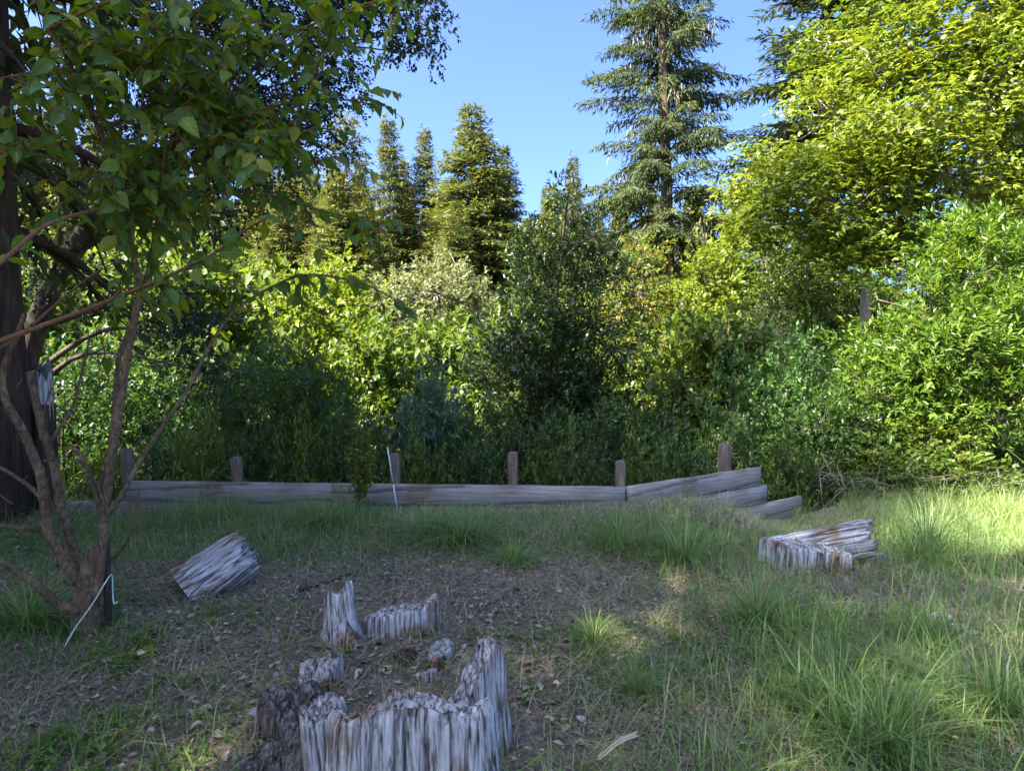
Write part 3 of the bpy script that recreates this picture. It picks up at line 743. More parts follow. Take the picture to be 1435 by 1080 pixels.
hero('russet_tree', 'sunlit tree with russet tinged leaves beside the fir trunk', 504, 905, 19,
     [(890, 410, 0, 1.0), (920, 470, 0, 1.0), (880, 500, -.3, .9), (930, 540, -.3, .9), (900, 370, .3, .7), (860, 440, .2, .8)],
     'russet', 'bark', 330, per=4, ls=0.28, m=8, L=0.10, w=0.05, cr=0.14, gap=0.7)
hero('yellow_green_tree', 'yellow green tree standing between the fir trunk and the pale bush', 505, 995, 22,
     [(985, 400, 0, 1.3), (1020, 380, .3, 1.1), (960, 450, -.2, 1.1), (1010, 470, -.4, 1.2), (970, 520, -.3, 1.2), (1030, 540, 0, 1.1)],
     'yellow', 'bark', 420, per=4, ls=0.3, m=8, L=0.12, w=0.065, cr=0.15, gap=0.65)
hero('oak_tree', 'dense mid green oak below the left side of the maple crown', 506, 1120, 20,
     [(1110, 370, 0, 1.2), (1150, 400, 0, 1.2), (1090, 430, -.3, 1.1), (1160, 460, -.4, 1.2), (1070, 360, .3, .8), (1200, 420, .3, 1.1), (1120, 500, -.3, 1.1)],
     'green', 'bark', 470, per=4, ls=0.25, m=8, L=0.085, w=0.045, cr=0.14, gap=0.45)
hero('pale_bush', 'pale dusty green bush in sun below the oak', 507, 1060, 16.5,
     [(1060, 470, 0, .75), (1030, 510, 0, .7), (1090, 500, -.2, .7), (1050, 545, -.3, .8), (1010, 470, .2, .5)],
     'pale', 'bark', 280, per=4, ls=0.22, m=8, L=0.07, w=0.03, cr=0.1, gap=0.5)
hero('bay_tree', 'bright bay tree with yellow green shoot tips at the right of the wall', 508, 1340, 11.2,
     [(1300, 420, 0, .85), (1380, 380, .2, .95), (1330, 490, -.4, .95), (1420, 470, -.2, .95), (1260, 480, .2, .75), (1230, 420, .5, .6), (1290, 560, -.3, .85), (1400, 560, -.4, .95), (1470, 380, .2, .9), (1490, 530, 0, .9), (1240, 550, .1, .7), (1350, 340, .4, .5)],
     'bay_bright', 'bark', 640, per=4, ls=0.30, m=9, L=0.12, w=0.032, cr=0.11, gap=0.35, upb=0.9, spread=0.75)
hero('oak_tree', 'green oak crown seen beneath the right limbs of the maple', 509, 1400, 24,
     [(1400, 330, 0, 1.7), (1340, 350, .4, 1.4), (1450, 370, -.4, 1.6), (1290, 370, .6, 1.2), (1380, 420, 0, 1.6), (1480, 300, .4, 1.5)],
     'green', 'bark', 420, per=4, ls=0.35, m=8, L=0.13, w=0.07, cr=0.18, gap=0.45, tr=0.12)

qt = rs(41)
for i in range(34):
    u = -60 + i * 40 + qt.normal() * 14; Y = qt.uniform(15.5, 29)
    vt = qt.uniform(440, 520) if u > 330 else qt.uniform(330, 480)
    H = height_for(u, vt, Y); s = H / 7
    plant('thicket_tree', bro[i % 3], ('mid green small tree filling the thicket in the ravine', 'yellow green small tree filling the thicket in the ravine', 'mid green small tree filling the thicket in the ravine')[i % 3], 'tree', at(u, Y), i * 2.1, (s * .8, s * .8, s), 'small trees filling the ravine thicket')
n = 46000; yy = 8 + 100 * qt.rand(n) ** 1.7; xx = qt.uniform(-1, 1, n) * (yy * .95 + 2)
ok = yy > np.interp(xx, EDGE_X, EDGE_Y) + .5; xx, yy = xx[ok], yy[ok]; n = len(xx); LL = .05 + .0075 * yy
O = np.stack([xx, yy, hgt(xx, yy) + LL * qt.rand(n) * 2.5], 1)
V, F = kites(O, nrm(qt.normal(size=(n, 3))) + [0, 0, .5], qt.normal(size=(n, 3)) + [0, -.4, 1.0], LL * qt.uniform(1, 2, n), LL * qt.uniform(.5, .9, n))
tag(obj('slope_undergrowth', mk_mesh('slope_undergrowth', V, F, M['green'], v=np.repeat(qt.rand(n), 4)), None), 'green leafy undergrowth covering the ravine and hillside floor', 'undergrowth', kind='stuff')

# ------------------------------------------------------------------ shaded bushes behind the wall
def bush(name, seed, H, W, lmat, nclump=230, **kw):
    lob = rand_lobes(seed, H, W, 8, 0.12, 0.3)
    return broadleaf(name, seed, lob, [(0, 0, -0.3), (0.03, 0, H * 0.25), (0, 0.04, H * 0.5), (0.03, 0, H * 0.75)], [0.035, 0.03, 0.02, 0.01], nclump, None, 'bark', lmat, twig=0.006, **kw)
B = {
 'willow': bush('willow_bush', 601, 2.6, 2.6, 'willow', 330, per=4, ls=0.30, m=11, L=0.075, w=0.02, cr=0.1, gap=0.2, upb=0.8),
 'green': bush('green_bush', 602, 2.2, 2.4, 'willow', 260, per=4, ls=0.2, m=9, L=0.06, w=0.03, cr=0.1, gap=0.25, upb=0.5),
 'dark': bush('dark_bush', 603, 1.9, 2.3, 'bay', 260, per=4, ls=0.24, m=9, L=0.085, w=0.028, cr=0.1, gap=0.3, upb=0.6),
 'blue': bush('blue_green_bush', 604, 1.5, 1.5, 'bluegreen', 190, per=4, ls=0.2, m=9, L=0.07, w=0.024, cr=0.08, gap=0.25, upb=0.6),
 'low': bush('low_bush', 605, 1.1, 1.6, 'green', 170, per=4, ls=0.2, m=8, L=0.065, w=0.034, cr=0.1, gap=0.3, upb=0.4),
}
def put_bush(kind, u, vtop, Y, wd, label, rot, group=None, name=None):
    me = B[kind]; H0 = {'willow': 2.6, 'green': 2.2, 'dark': 1.9, 'blue': 1.5, 'low': 1.1}[kind]
    H = height_for(u, vtop, Y); s = H / H0
    W0 = {'willow': 2.6, 'green': 2.4, 'dark': 2.3, 'blue': 1.5, 'low': 1.6}[kind]
    w = wd / FPX * Y / W0
    plant(name or {'willow': 'willow_bush', 'green': 'leafy_bush', 'dark': 'dark_bush', 'blue': 'blue_green_bush', 'low': 'low_bush'}[kind], me, label, 'bush', at(u, Y), rot, (w, w, s), group)
for a in [
 ('willow', 385, 480, 11.5, 240, 'fine leaved willow bush rising behind the gap between the leftmost wall posts', 0.4),
 ('willow', 300, 520, 10.6, 190, 'shaded willow bush close behind the second wall post', 1.9),
 ('willow', 465, 530, 11.0, 170, 'willow bush between the fine leaved thicket and the blue green bush', 3.1),
 ('green', 220, 500, 12.5, 220, 'shaded green bush behind the sapling stems', 0.9),
 ('green', 90, 480, 11.5, 260, 'dark green bush between the redwood trunk and the sapling stems', 2.2),
 ('blue', 615, 545, 10.4, 140, 'blue green bush behind the planks near the white garden stake', 0.2),
 ('blue', 570, 590, 9.8, 110, 'smaller blue green bush just behind the stake post', 1.2),
 ('dark', 670, 585, 10.0, 150, 'dark bush crowding behind the middle wall post', 2.0),
 ('dark', 820, 580, 10.5, 190, 'dark bush below the bay tree beside the corner post', 0.5),
 ('dark', 740, 600, 9.6, 130, 'low dark bush right behind the planks at the middle post', 1.1),
 ('dark', 930, 590, 11.5, 150, 'dark bush between the corner post and the end post', 2.8),
 ('green', 1060, 500, 11.8, 190, 'feathery green bush behind the stepped end of the wall', 0.7),
 ('green', 1130, 540, 11.0, 150, 'green bush beside the stepped plank ends', 2.4),
 ('dark', 1200, 560, 11.0, 190, 'dark bush between the stepped planks and the bright bay tree', 1.4),
 ('green', 1165, 470, 13.5, 170, 'taller green bush between the oak and the bright bay tree', 3.3),
 ('low', 1300, 600, 10.4, 190, 'low sunlit bush at the foot of the bright bay tree', 0.3),
 ('low', 1400, 610, 11.6, 200, 'low bush at the edge of the sunny clearing', 1.8),
 ('dark', 1010, 600, 10.6, 120, 'dark bush right behind the end post', 0.1),
 ('low', 1240, 640, 10.2, 110, 'low leafy bush behind the tall grass near the split stump', 2.9),
 ]: put_bush(*a)
for i, (u, vt, Y) in enumerate([(210, 625, 9.2), (270, 610, 9.0), (360, 605, 9.2), (430, 600, 9.1), (500, 590, 9.3), (590, 625, 8.9), (655, 630, 8.8), (780, 630, 8.8), (830, 635, 8.8), (910, 630, 9.5), (960, 625, 10), (1100, 630, 10.2), (1150, 640, 10.4), (130, 640, 9.2), (40, 620, 9.3)]):
    put_bush('low' if i % 2 else 'dark', u, vt, Y, 105, 'low broad leaved undergrowth bush hugging the back of the plank wall' if i % 2 else 'low dark narrow leaved undergrowth bush hugging the back of the plank wall', i * 1.1, 'undergrowth along the back of the wall', 'undergrowth_bush')
# brush pile of dry twigs
qb = rs(31); tw = []
pb = on_ground(6.2, 9.9)
for _ in range(150):
    c = np.array([qb.uniform(-1.7, 1.7), qb.uniform(-.5, .5), qb.uniform(0.02, .38)]); d = nrm(np.array([qb.normal(), qb.normal() * .5, qb.normal() * .22])) * qb.uniform(.3, .9)
    tw.append(tube(np.array([c - d / 2, c + qb.normal(size=3) * .03, c + d / 2]), [0.007, 0.006, 0.003], 4))
V, F = merge(tw); tag(obj('brush_pile', mk_mesh('brush_pile', V, F, M['twig'], v=qb.rand(len(V))), None, pb), 'heap of dry brown twigs at the foot of the bright bay tree', 'brush')

# ------------------------------------------------------------------ left: redwood trunk, dark oak canopy, shade trees
rl = on_ground(-5.62, 6.9, -0.05)
left_rw = conifer('big_redwood', 701, 24, 0.62, 3.6, 3.6, 'redwood', 'redwood_bark', dz=0.6, nb=5, droop=0.55, up=0.1, spray=0.32, sw=0.09, step=0.3, twf=0.36, prof=0.5, hang=0.5, skip=0.05)
plant('redwood_tree', left_rw, 'massive dark redwood trunk with drooping boughs beside the sapling', 'conifer', rl, 0.3)
ob = on_ground(-7.7, 10.2, -0.05)
ol = [(600, 40, 8.6, .42), (570, 15, 8.8, .5), (520, -20, 9.2, .75), (585, 75, 8.7, .22), (430, 30, 9.3, .8), (470, 110, 9.3, .45), (400, 130, 9.4, .8), (440, 200, 9.4, .5), (330, 90, 9.6, .9), (350, 200, 9.6, .8), (260, 180, 9.8, .9), (260, 60, 9.8, 1.0), (390, 270, 9.6, .5), (290, 300, 9.7, .6), (180, 100, 10, 1.0), (180, 260, 10, .8), (255, 470, 9.6, .45), (285, 520, 9.7, .35), (225, 430, 9.8, .5), (80, 200, 10.2, 1.0), (90, 380, 10.2, .7), (480, -80, 9.2, .9), (300, -60, 9.6, 1.2)]
lobes = [(*rel(u, v, Y, ob), r, r, r * .85) for u, v, Y, r in ol]
plant('oak_tree', broadleaf('dark_oak', 702, lobes, [(0, 0, -.3), (.1, -.1, 1.8), (.7, -.2, 3.8), (1.9, -.4, 5.4), (3.4, -.6, 6.4)], [.24, .2, .15, .1, .05], 1050, None, 'bark', 'oak', per=5, ls=0.2, m=10, L=0.055, w=0.026, cr=0.13, gap=0.2, upb=0.0, twig=.006, frac=.4),
      'dark small leaved oak whose branch overhangs the sky at the top', 'tree', ob)
shade = [(-6.6, 2.4, 16, 0.95), (-10.2, -1.1, 22, 1.15), (-14.5, -7.2, 25, 1.2), (-13.5, 1.0, 24, 1.2), (-8.5, -8.0, 20, 1.2), (-17, -3.5, 26, 1.2), (-10.5, 4.0, 20, 1.1), (-5.5, -11.0, 19, 1.1)]
for i, (x, y, H, w) in enumerate(shade):
    s = H / 24
    plant('redwood_tree', left_rw, 'tall redwood in the grove shading the yard', 'conifer', on_ground(x, y, -.05), i * 1.7, (s * w * 1.25, s * w * 1.25, s), 'redwood grove beside the yard')

# ------------------------------------------------------------------ sapling with big leaves
sp = G(125, 885)
sap = thing('leafy_sapling', 'multi stemmed brown sapling with large broad green leaves', 'tree', sp)
YS = float(sp[1])
def PS(pts): return np.array([P(u, v, YS + dy) - sp for u, v, dy in pts])
OWN = {}
def stem(pts, r0, r1, bark='sapling_bark', sides=8, nm='stem', rough=.15, seed=0):
    c = catmull(PS(pts), 6)
    OWN[id(c)] = obj(nm, mk_mesh(nm, *tube(c, np.linspace(r0, r1, len(c)), sides, rough, seed), M[bark], smooth=True), sap)
    return c
base = [(125, 895, 0), (122, 860, 0), (118, 815, 0)]
stem([(122, 905, 0), (122, 870, 0), (122, 835, 0), (128, 795, 0), (138, 765, 0)], .085, .035, nm='trunk', sides=12)
main = stem([(135, 840, 0), (142, 790, 0), (150, 700, 0), (163, 600, .02), (176, 520, .03), (190, 440, .03), (196, 400, .03), (178, 320, .0), (160, 240, -.05), (140, 185, -.1), (108, 110, -.2), (65, 30, -.3), (30, -50, -.4)], .027, .008, sides=10)
stem([(148, 730, 0), (150, 680, .06), (160, 580, .1), (168, 500, .12), (196, 425, .12), (215, 340, .1), (224, 280, .05), (235, 180, 0), (260, 60, -.1), (275, -40, -.2)], .017, .006)
sA = stem([(145, 182, -.1), (205, 150, -.05), (300, 105, 0), (370, 65, .05), (450, 30, .1), (540, 2, .15), (600, -15, .2)], .010, .004, 'shoot_bark')
sB = stem([(-90, 420, -1.5), (-30, 390, -1.3), (15, 356, -1.0), (60, 318, -.7), (110, 300, -.4), (168, 288, 0)], .008, .010, 'shoot_bark')
sC = stem([(-80, 505, -.7), (0, 478, -.6), (60, 456, -.5), (120, 434, -.4), (200, 402, -.4), (250, 380, -.4), (300, 355, -.4), (340, 325, -.45), (372, 305, -.5)], .014, .005, 'shoot_bark')
stem([(-60, 500, -.3), (0, 487, -.3), (45, 455, -.25), (90, 416, -.2), (130, 385, -.2), (160, 368, -.2)], .010, .003)
sE = stem([(150, 722, 0), (172, 690, 0), (200, 640, .05), (262, 545, .15), (292, 488, .2), (325, 440, .25), (375, 405, .3), (430, 385, .35), (500, 395, .4), (545, 415, .45), (585, 442, .45)], .014, .0035)
stem([(112, 815, 0), (85, 775, -.05), (68, 740, -.05), (62, 690, -.1), (52, 650, -.1), (30, 600, -.15), (8, 560, -.2), (5, 520, -.2), (20, 480, -.2), (35, 440, -.2)], .034, .012)
stem([(118, 800, .05), (105, 770, .1), (88, 720, .1), (78, 660, .12), (62, 610, .12), (50, 560, .12), (42, 522, .12)], .030, .018)
stem([(142, 720, -.02), (132, 690, -.05), (122, 655, -.08), (108, 632, -.1), (96, 625, -.1)], .014, .010)
stem([(112, 855, -.05), (80, 845, -.1), (50, 818, -.2), (0, 785, -.3), (-50, 760, -.4)], .028, .014)
stem([(56, 742, 0), (20, 738, -.1), (-50, 730, -.2)], .016, .01)
stem([(60, 700, .1), (40, 680, .15), (0, 655, .2), (-40, 640, .2)], .013, .008)
stem([(70, 620, .1), (90, 590, .15), (105, 560, .2), (122, 490, .25), (126, 470, .25)], .012, .005)
stem([(140, 800, .1), (170, 770, .12), (185, 740, .1), (195, 690, .1)], .012, .006)
qd = rs(55)
for i in range(26):   # dead twiglets on the stems
    u0 = qd.uniform(10, 190); v0 = qd.uniform(490, 760); du, dv = qd.normal() * 32, -abs(qd.normal() * 36)
    stem([(u0, v0, qd.uniform(-.15, .2)), (u0 + du * .5 + qd.normal() * 6, v0 + dv * .5, qd.uniform(-.15, .2)), (u0 + du, v0 + dv, qd.uniform(-.2, .25))], .004, .0015, sides=4, nm='twig')
sG = stem([(225, 275, .05), (300, 190, .1), (380, 150, .15), (470, 140, .2), (545, 150, .25)], .008, .003, 'shoot_bark')
sF = stem([(222, 300, .1), (300, 270, .2), (380, 275, .25), (470, 300, .3), (560, 315, .35), (655, 322, .4)], .008, .003, 'shoot_bark')
sH = stem([(70, 40, -.3), (160, 0, -.3), (260, -20, -.3), (380, -10, -.2), (470, 0, -.1)], .008, .003, 'shoot_bark')
sI = stem([(240, 160, 0), (320, 170, .05), (400, 200, .1), (450, 240, .1)], .008, .003, 'shoot_bark')
sJ = stem([(165, 270, -.05), (100, 230, -.15), (40, 215, -.3), (-40, 215, -.4)], .009, .003, 'shoot_bark')
sK = stem([(110, 110, -.2), (60, 100, -.3), (0, 110, -.5)], .008, .003, 'shoot_bark')
subs = []
qz = rs(303)
for i in range(24):
    src = (main, sA, sG, sI, sH)[i % 5] if i % 5 else main
    p0 = src[int(qz.uniform(.55 if src is main else .05, .95) * (len(src) - 1))]
    e = P(qz.uniform(-60, 450), qz.uniform(-40, 300), YS + qz.uniform(-.5, .6)) - sp
    e = p0 + (e - p0) * min(1, 1.0 / np.linalg.norm(e - p0))
    c = catmull([p0, (p0 + e) / 2 + np.array([0, 0, .08]), e], 6)
    OWN[id(c)] = obj('branch', mk_mesh('branch', *tube(c, np.linspace(.006, .002, len(c)), 6), M['shoot_bark'], smooth=True), sap); subs.append(c)
# leaf mesh, four shapes
def sap_leaf(seed):
    q_ = rs(seed); s = np.linspace(0, 1, 6); wid = np.array([0.02, .22, .30, .26, .15, 0.0]) * q_.uniform(.85, 1.1)
    cup = q_.uniform(.1, .7); curl = q_.uniform(.0, .45)
    V = []; rib = []
    for t, w_ in zip(s, wid):
        zc = -curl * t * t
        for k in (-1, -.5, 0, .5, 1):
            V.append((k * w_ + .02 * math.sin(7 * t + seed) * (1 - abs(k)), t, zc + cup * w_ * abs(k) + .02 * q_.normal() * abs(k))); rib.append(1 - abs(k))
    F = [(i*5 + j, i*5 + j + 1, (i+1)*5 + j + 1, (i+1)*5 + j) for i in range(5) for j in range(4)]
    return np.array(V), np.array(F), np.array(rib)
sl = [sap_leaf(i) for i in range(5)]
qs = rs(66); LO, LD, LN, LS, LP, TW = [], [], [], [], [], []
def leaf_along(c, s0, s1, spacing, L, down=.34, side=.9):
    seg = np.linalg.norm(np.diff(c, axis=0), axis=1); cum = np.r_[0, np.cumsum(seg)]
    n = max(1, int((s1 - s0) * cum[-1] / spacing))
    for k in range(n):
        d0 = (s0 + (s1 - s0) * (k + qs.rand() * .6) / n) * cum[-1]
        p_ = np.array([np.interp(d0, cum, c[:, a]) for a in range(3)])
        t = nrm(np.array([np.interp(min(d0 + .05, cum[-1]), cum, c[:, a]) for a in range(3)]) - np.array([np.interp(max(d0 - .05, 0), cum, c[:, a]) for a in range(3)]))
        lat = nrm(np.cross(t, [0, 0, 1])) * (1 if k % 2 else -1)
        D = nrm(t * .55 + lat * side * qs.uniform(.4, 1.1) + np.array([0, 0, -down]) + qs.normal(size=3) * .22)
        LP.append(OWN[id(c)]); LO.append(p_); LD.append(D); LN.append(nrm(np.array([0, -.25, .8]) + qs.normal(size=3) * .6)); LS.append(L * .84 * qs.uniform(.45, 1.4))
def twigs_along(c, n, s0, s1, ln, L, drift=(0.45, 0, -.25)):
    for _ in range(n):
        s_ = qs.uniform(s0, s1); i = int(s_ * (len(c) - 1)); p_ = c[i]
        d = nrm(np.array(drift) + qs.normal(size=3) * np.array([.6, .7, .45])) * ln * qs.uniform(.6, 1.3)
        e = p_ + d + np.array([0, 0, -.12 * ln]); tw_ = catmull([p_, p_ + d * .5 + np.array([0, 0, .04]), e], 4)
        TW.append(tw_); OWN[id(tw_)] = obj('twig', mk_mesh('twig', *tube(tw_, np.linspace(.005, .0015, len(tw_)), 4), M['shoot_bark']), sap)
        leaf_along(tw_, .1, 1, .05, L)
for c, s0, sp_, L in ((sA, .15, .055, .125), (sB, .0, .09, .14), (sC, .45, .05, .125), (sE, .5, .05, .115), (sG, .2, .05, .115), (sF, .15, .055, .115), (sH, 0, .05, .12), (sI, 0, .05, .12), (sJ, 0, .06, .12), (sK, 0, .06, .12), (main, .5, .06, .12)):
    leaf_along(c, s0, 1, sp_, L)
twigs_along(main, 34, .55, 1.0, .55, .115); twigs_along(sA, 18, .1, .9, .4, .11); twigs_along(sG, 10, .1, .9, .35, .11); twigs_along(sF, 9, .05, .75, .35, .105)
twigs_along(sI, 12, 0, 1, .4, .11); twigs_along(sH, 14, 0, 1, .4, .115); twigs_along(sJ, 9, 0, 1, .4, .115); twigs_along(sK, 8, 0, 1, .4, .115); twigs_along(sC, 7, .4, 1, .25, .11); twigs_along(sE, 7, .55, .95, .25, .10)
for c in subs:
    leaf_along(c, .1, 1, .045, .115); twigs_along(c, 4, .1, .95, .35, .11)
LO, LD, LN, LS = map(np.array, (LO, LD, LN, LS))
pu, pv = proj(LO + sp); app = LS / (LO[:, 1] + sp[1]) * ((pu > -30) & (pu < 1500) & (pv > -30)); order = np.argsort(-app)
side_ = nrm(np.cross(LD, LN)); up_ = np.cross(side_, LD)
lm = {}
for a in range(5):
    for b in range(4):
        V, F, rib = sl[a]; lm[a, b] = mk_mesh('leaf', V, F, M['sapling'], v=np.clip(np.full(len(V), [.12, .38, .62, .95][b]), 0, 1), smooth=True, extra={'rib': rib})
from mathutils import Matrix
rest = []
for r, k in enumerate(order):
    a = int(qs.randint(5)); b = int(qs.choice(4, p=[.36, .36, .21, .07])); s_ = LS[k]
    if r < 300:
        o = obj('leaf', lm[a, b], LP[k])
        o.matrix_local = Matrix(((*[float(side_[k][i]) * s_ for i in range(0)], side_[k][0]*s_, LD[k][0]*s_, up_[k][0]*s_, LO[k][0]), (side_[k][1]*s_, LD[k][1]*s_, up_[k][1]*s_, LO[k][1]), (side_[k][2]*s_, LD[k][2]*s_, up_[k][2]*s_, LO[k][2]), (0, 0, 0, 1)))
    else:
        V, F, rib = sl[a]; W = LO[k] + s_ * (V[:, :1] * side_[k] + V[:, 1:2] * LD[k] + V[:, 2:] * up_[k]); rest.append((W, F, np.full(len(W), [.12, .38, .62, .95][b]), rib))
V, F = merge([r_[:2] for r_ in rest])
tag(obj('foliage', mk_mesh('foliage', V, F, M['sapling'], v=np.concatenate([r_[2] for r_ in rest]), smooth=True, extra={'rib': np.concatenate([r_[3] for r_ in rest])}), sap), kind='stuff')
# stake and tie beside the sapling
p = G(152, 880)
tag(obj('metal_stake', mk_mesh('metal_stake', *tube(np.array([[0, 0, -.1], [0, 0, .3], [-.005, 0, .6], [-.01, 0, .95]]), [.022, .022, .021, .02], 6, .05), M['metal_stake']), None, p), 'dark rusty stake standing tight beside the sapling trunk', 'stake')
tp = [P(u, v, YS + d) for u, v, d in ((88, 906, -.22), (105, 880, -.18), (130, 845, -.13), (150, 812, -.06), (157, 806, 0), (158, 830, 0), (160, 845, -.02), (165, 842, -.02))]
tp[0][2] = float(hgt(tp[0][0], tp[0][1]))
c = catmull(tp, 4); tag(obj('tie_tape', mk_mesh('tie_tape', *tube(c, .0036, 4), M['tape']), None), 'pale green plastic tie running from the rusty stake to the ground', 'tie')
# snag with a bleached broken top
p = P(60, 560, 7.45); zg = float(hgt(p[0], 7.45)); zt = P(60, 575, 7.45)[2]
sn = thing('broken_snag', 'dark snag with a whitish broken top between the redwood trunk and the sapling stems', 'snag', (p[0], 7.45, zg - .05))
obj('trunk', mk_mesh('trunk', *tube(np.array([[0, 0, 0], [0, 0, .5], [.01, 0, zt - zg + .12]]), [.16, .14, .115], 12, .06), M['redwood_bark'], smooth=True), sn)
obj('broken_top', chunk(.105, .095, .50, 71, ridge=.12, jag=.2, lobes=.12, flare=0, name='broken_top'), sn, (0.01, 0, zt - zg))

# ------------------------------------------------------------------ garden stake and young plant by the wall
b_ = G(557, 716); t_ = P(543, 627, b_[1] + .05)
rod = thing('garden_stake', 'thin white and green garden stake leaning in front of the wall', 'stake', b_)
d = t_ - b_
obj('rod', mk_mesh('rod', *tube(np.array([d * -.08, d * .3, d * .42]), .0085, 6), M['white_rod']), rod)
obj('green_band', mk_mesh('green_band', *tube(np.array([d * .42, d * .5, d * .56]), .0095, 6), M['green_rod']), rod)
obj('rod_tip', mk_mesh('rod_tip', *tube(np.array([d * .56, d * .8, d]), .0075, 6), M['white_rod']), rod)
b_ = G(500, 722); q_ = rs(88)
yp = thing('young_shrub', 'slender yellowish young shrub growing beside the white garden stake', 'shrub', b_)
st_, cc, dd = [], [], []
for k in range(6):
    e = P(515 + q_.normal() * 22, 590 + q_.rand() * 60, b_[1] + q_.normal() * .08) - b_
    c = catmull([(0, 0, -.02), e * .5 + q_.normal(size=3) * .03, e], 5); st_.append(tube(c, np.linspace(.008, .002, len(c)), 4))
    for s_ in range(3, len(c)): cc += [c[s_]] * 4; dd += [np.array([q_.normal() * .5, q_.normal() * .5, .6])] * 4
V, F = merge(st_); obj('stem', mk_mesh('stem', V, F, M['bark']), yp)
V, F, vv = shoots(np.array(cc), np.array(dd), q_, .12, 6, .05, .03, 1.0, .3)
obj('leaves', mk_mesh('leaves', V, F, M['yellow'], v=vv), yp)

# ------------------------------------------------------------------ grass, straw, litter
def blades(O, az, H, W, lean, q_, seg=3):
    n = len(O); t = np.linspace(0, 1, seg + 1)
    d = np.stack([np.cos(az), np.sin(az), np.zeros(n)], 1); sd = np.stack([-np.sin(az + q_.normal(size=n) * .6), np.cos(az), np.zeros(n)], 1); sd = nrm(sd)
    V = np.zeros((n, 2 * seg + 1, 3))
    for i, tt in enumerate(t):
        c = O + d * (lean * H * tt ** 1.8)[:, None] + np.array([0, 0, 1.0]) * (H * (tt - .45 * np.minimum(lean, 1.3) * tt ** 2.2))[:, None]
        if i < seg:
            w = (W * (1 - .55 * tt))[:, None] * .5
            V[:, 2 * i] = c - sd * w; V[:, 2 * i + 1] = c + sd * w
        else: V[:, 2 * seg] = c
    F = []
    k = np.arange(n)[:, None] * (2 * seg + 1)
    for i in range(seg - 1): F += [k + [2*i, 2*i+1, 2*i+3], k + [2*i, 2*i+3, 2*i+2]]
    F.append(k + [2*seg-2, 2*seg-1, 2*seg])
    return V.reshape(-1, 3), np.concatenate(F, 1).reshape(-1, 3)

def gauss(u, v, cu, cv, su, sv): return np.exp(-((u - cu) / su) ** 2 - ((v - cv) / sv) ** 2)
def density(u, v, x, y):
    d = .58 + .12 * sstep(u, 720, 900) + .35 * sstep(v, 800, 715)
    for cu, cv, su, sv, a in ((550, 930, 150, 110, -.75), (720, 880, 80, 90, -.3), (270, 1000, 190, 90, -.2), (760, 1020, 110, 90, -.45), (890, 1060, 90, 50, -.35), (1340, 870, 90, 40, -.3), (1220, 800, 60, 30, -.3), (1260, 735, 90, 18, -.3), (900, 850, 50, 40, -.3), (1420, 930, 70, 40, -.35),
                              (60, 880, 120, 70, .35), (430, 780, 150, 45, .4), (650, 800, 100, 40, .25), (200, 930, 120, 60, .2), (330, 870, 90, 40, .25), (780, 830, 70, 40, .25), (850, 930, 60, 60, .25), (60, 1000, 90, 60, .2), (640, 760, 110, 40, .3), (950, 770, 160, 50, .3), (1050, 850, 90, 60, .25), (1200, 990, 170, 90, .15), (1010, 960, 90, 70, -.3), (1120, 900, 120, 30, -.25), (1350, 960, 120, 30, -.3), (1380, 750, 90, 25, -.25), (330, 720, 200, 30, .3)):
        d = d + a * gauss(u, v, cu, cv, su, sv)
    d = d * np.clip(1 + 1.4 * fbm(x * 4, y * 4), .3, 2)
    d = d * (1 - .92 * gauss(u, v, 1070, 722, 95, 34))
    return np.clip(d, 0.03, 1)
qg = rs(99)
def scatter(n, ymax=12.5):
    y = np.sqrt(qg.uniform(1.7 ** 2, ymax ** 2, n)); x = qg.uniform(-1, 1, n) * (y * .95 + 1.0)
    e = np.interp(x, EDGE_X, EDGE_Y); ok = y < e - .06
    x, y = x[ok], y[ok]
    return np.stack([x, y, hgt(x, y)], 1)
O = scatter(440000); u, v = proj(O); dn = density(u, v, O[:, 0], O[:, 1]); k = qg.rand(len(O)) < dn * .62 * (1 - .3 * sstep(v, 760, 720)); O, u, v = O[k], u[k], v[k]; n = len(O)
hh = (.075 + .09 * sstep(v, 790, 715) + .05 * sstep(u, 760, 1000)) * (1 + 1.1 * sum(gauss(u, v, tu_, tv_ - 8, 75, 28) for tu_, tv_ in ((650, 760), (868, 772), (960, 790), (1062, 878), (1300, 782), (1175, 1000), (1245, 1060), (1395, 1010), (455, 735), (320, 722)))) * np.exp(qg.normal(size=n) * .42) * (1 + .5 * np.clip(fbm(O[:, 0] * 3, O[:, 1] * 3) * 2, -.6, 1))
dw = np.interp(O[:, 0], EDGE_X, EDGE_Y) - O[:, 1]; hh = hh * np.where((O[:, 0] > -5) & (O[:, 0] < 4.3), .26 + .74 * sstep(dw, .3, 1.2), 1)
V, F = blades(O - [0, 0, .005], qg.rand(n) * 6.28, hh, .0036 + .0062 * qg.rand(n) ** 2, qg.uniform(.2, 1.3, n), qg, 2 if n > 110000 else 3)
nv = len(V) // n
tag(obj('grass', mk_mesh('grass', V, F, M['grass'], v=np.repeat(np.clip(qg.rand(n) * .7 + .3 * (fbm(O[:, 0], O[:, 1]) + .5), 0, 1), nv)), None), 'short green grass covering the yard in front of the wall', 'grass', kind='stuff')
O = scatter(240000); u, v = proj(O); dn = .3 + .6 * sstep(u, 740, 900) - .45 * fbm(O[:, 0] * 4, O[:, 1] * 4) - .1 * sstep(300 - u, 0, 200) + .25 * gauss(u, v, 1000, 950, 180, 120); k = qg.rand(len(O)) < np.clip(dn, .05, 1) * .62; O = O[k]; n = len(O)
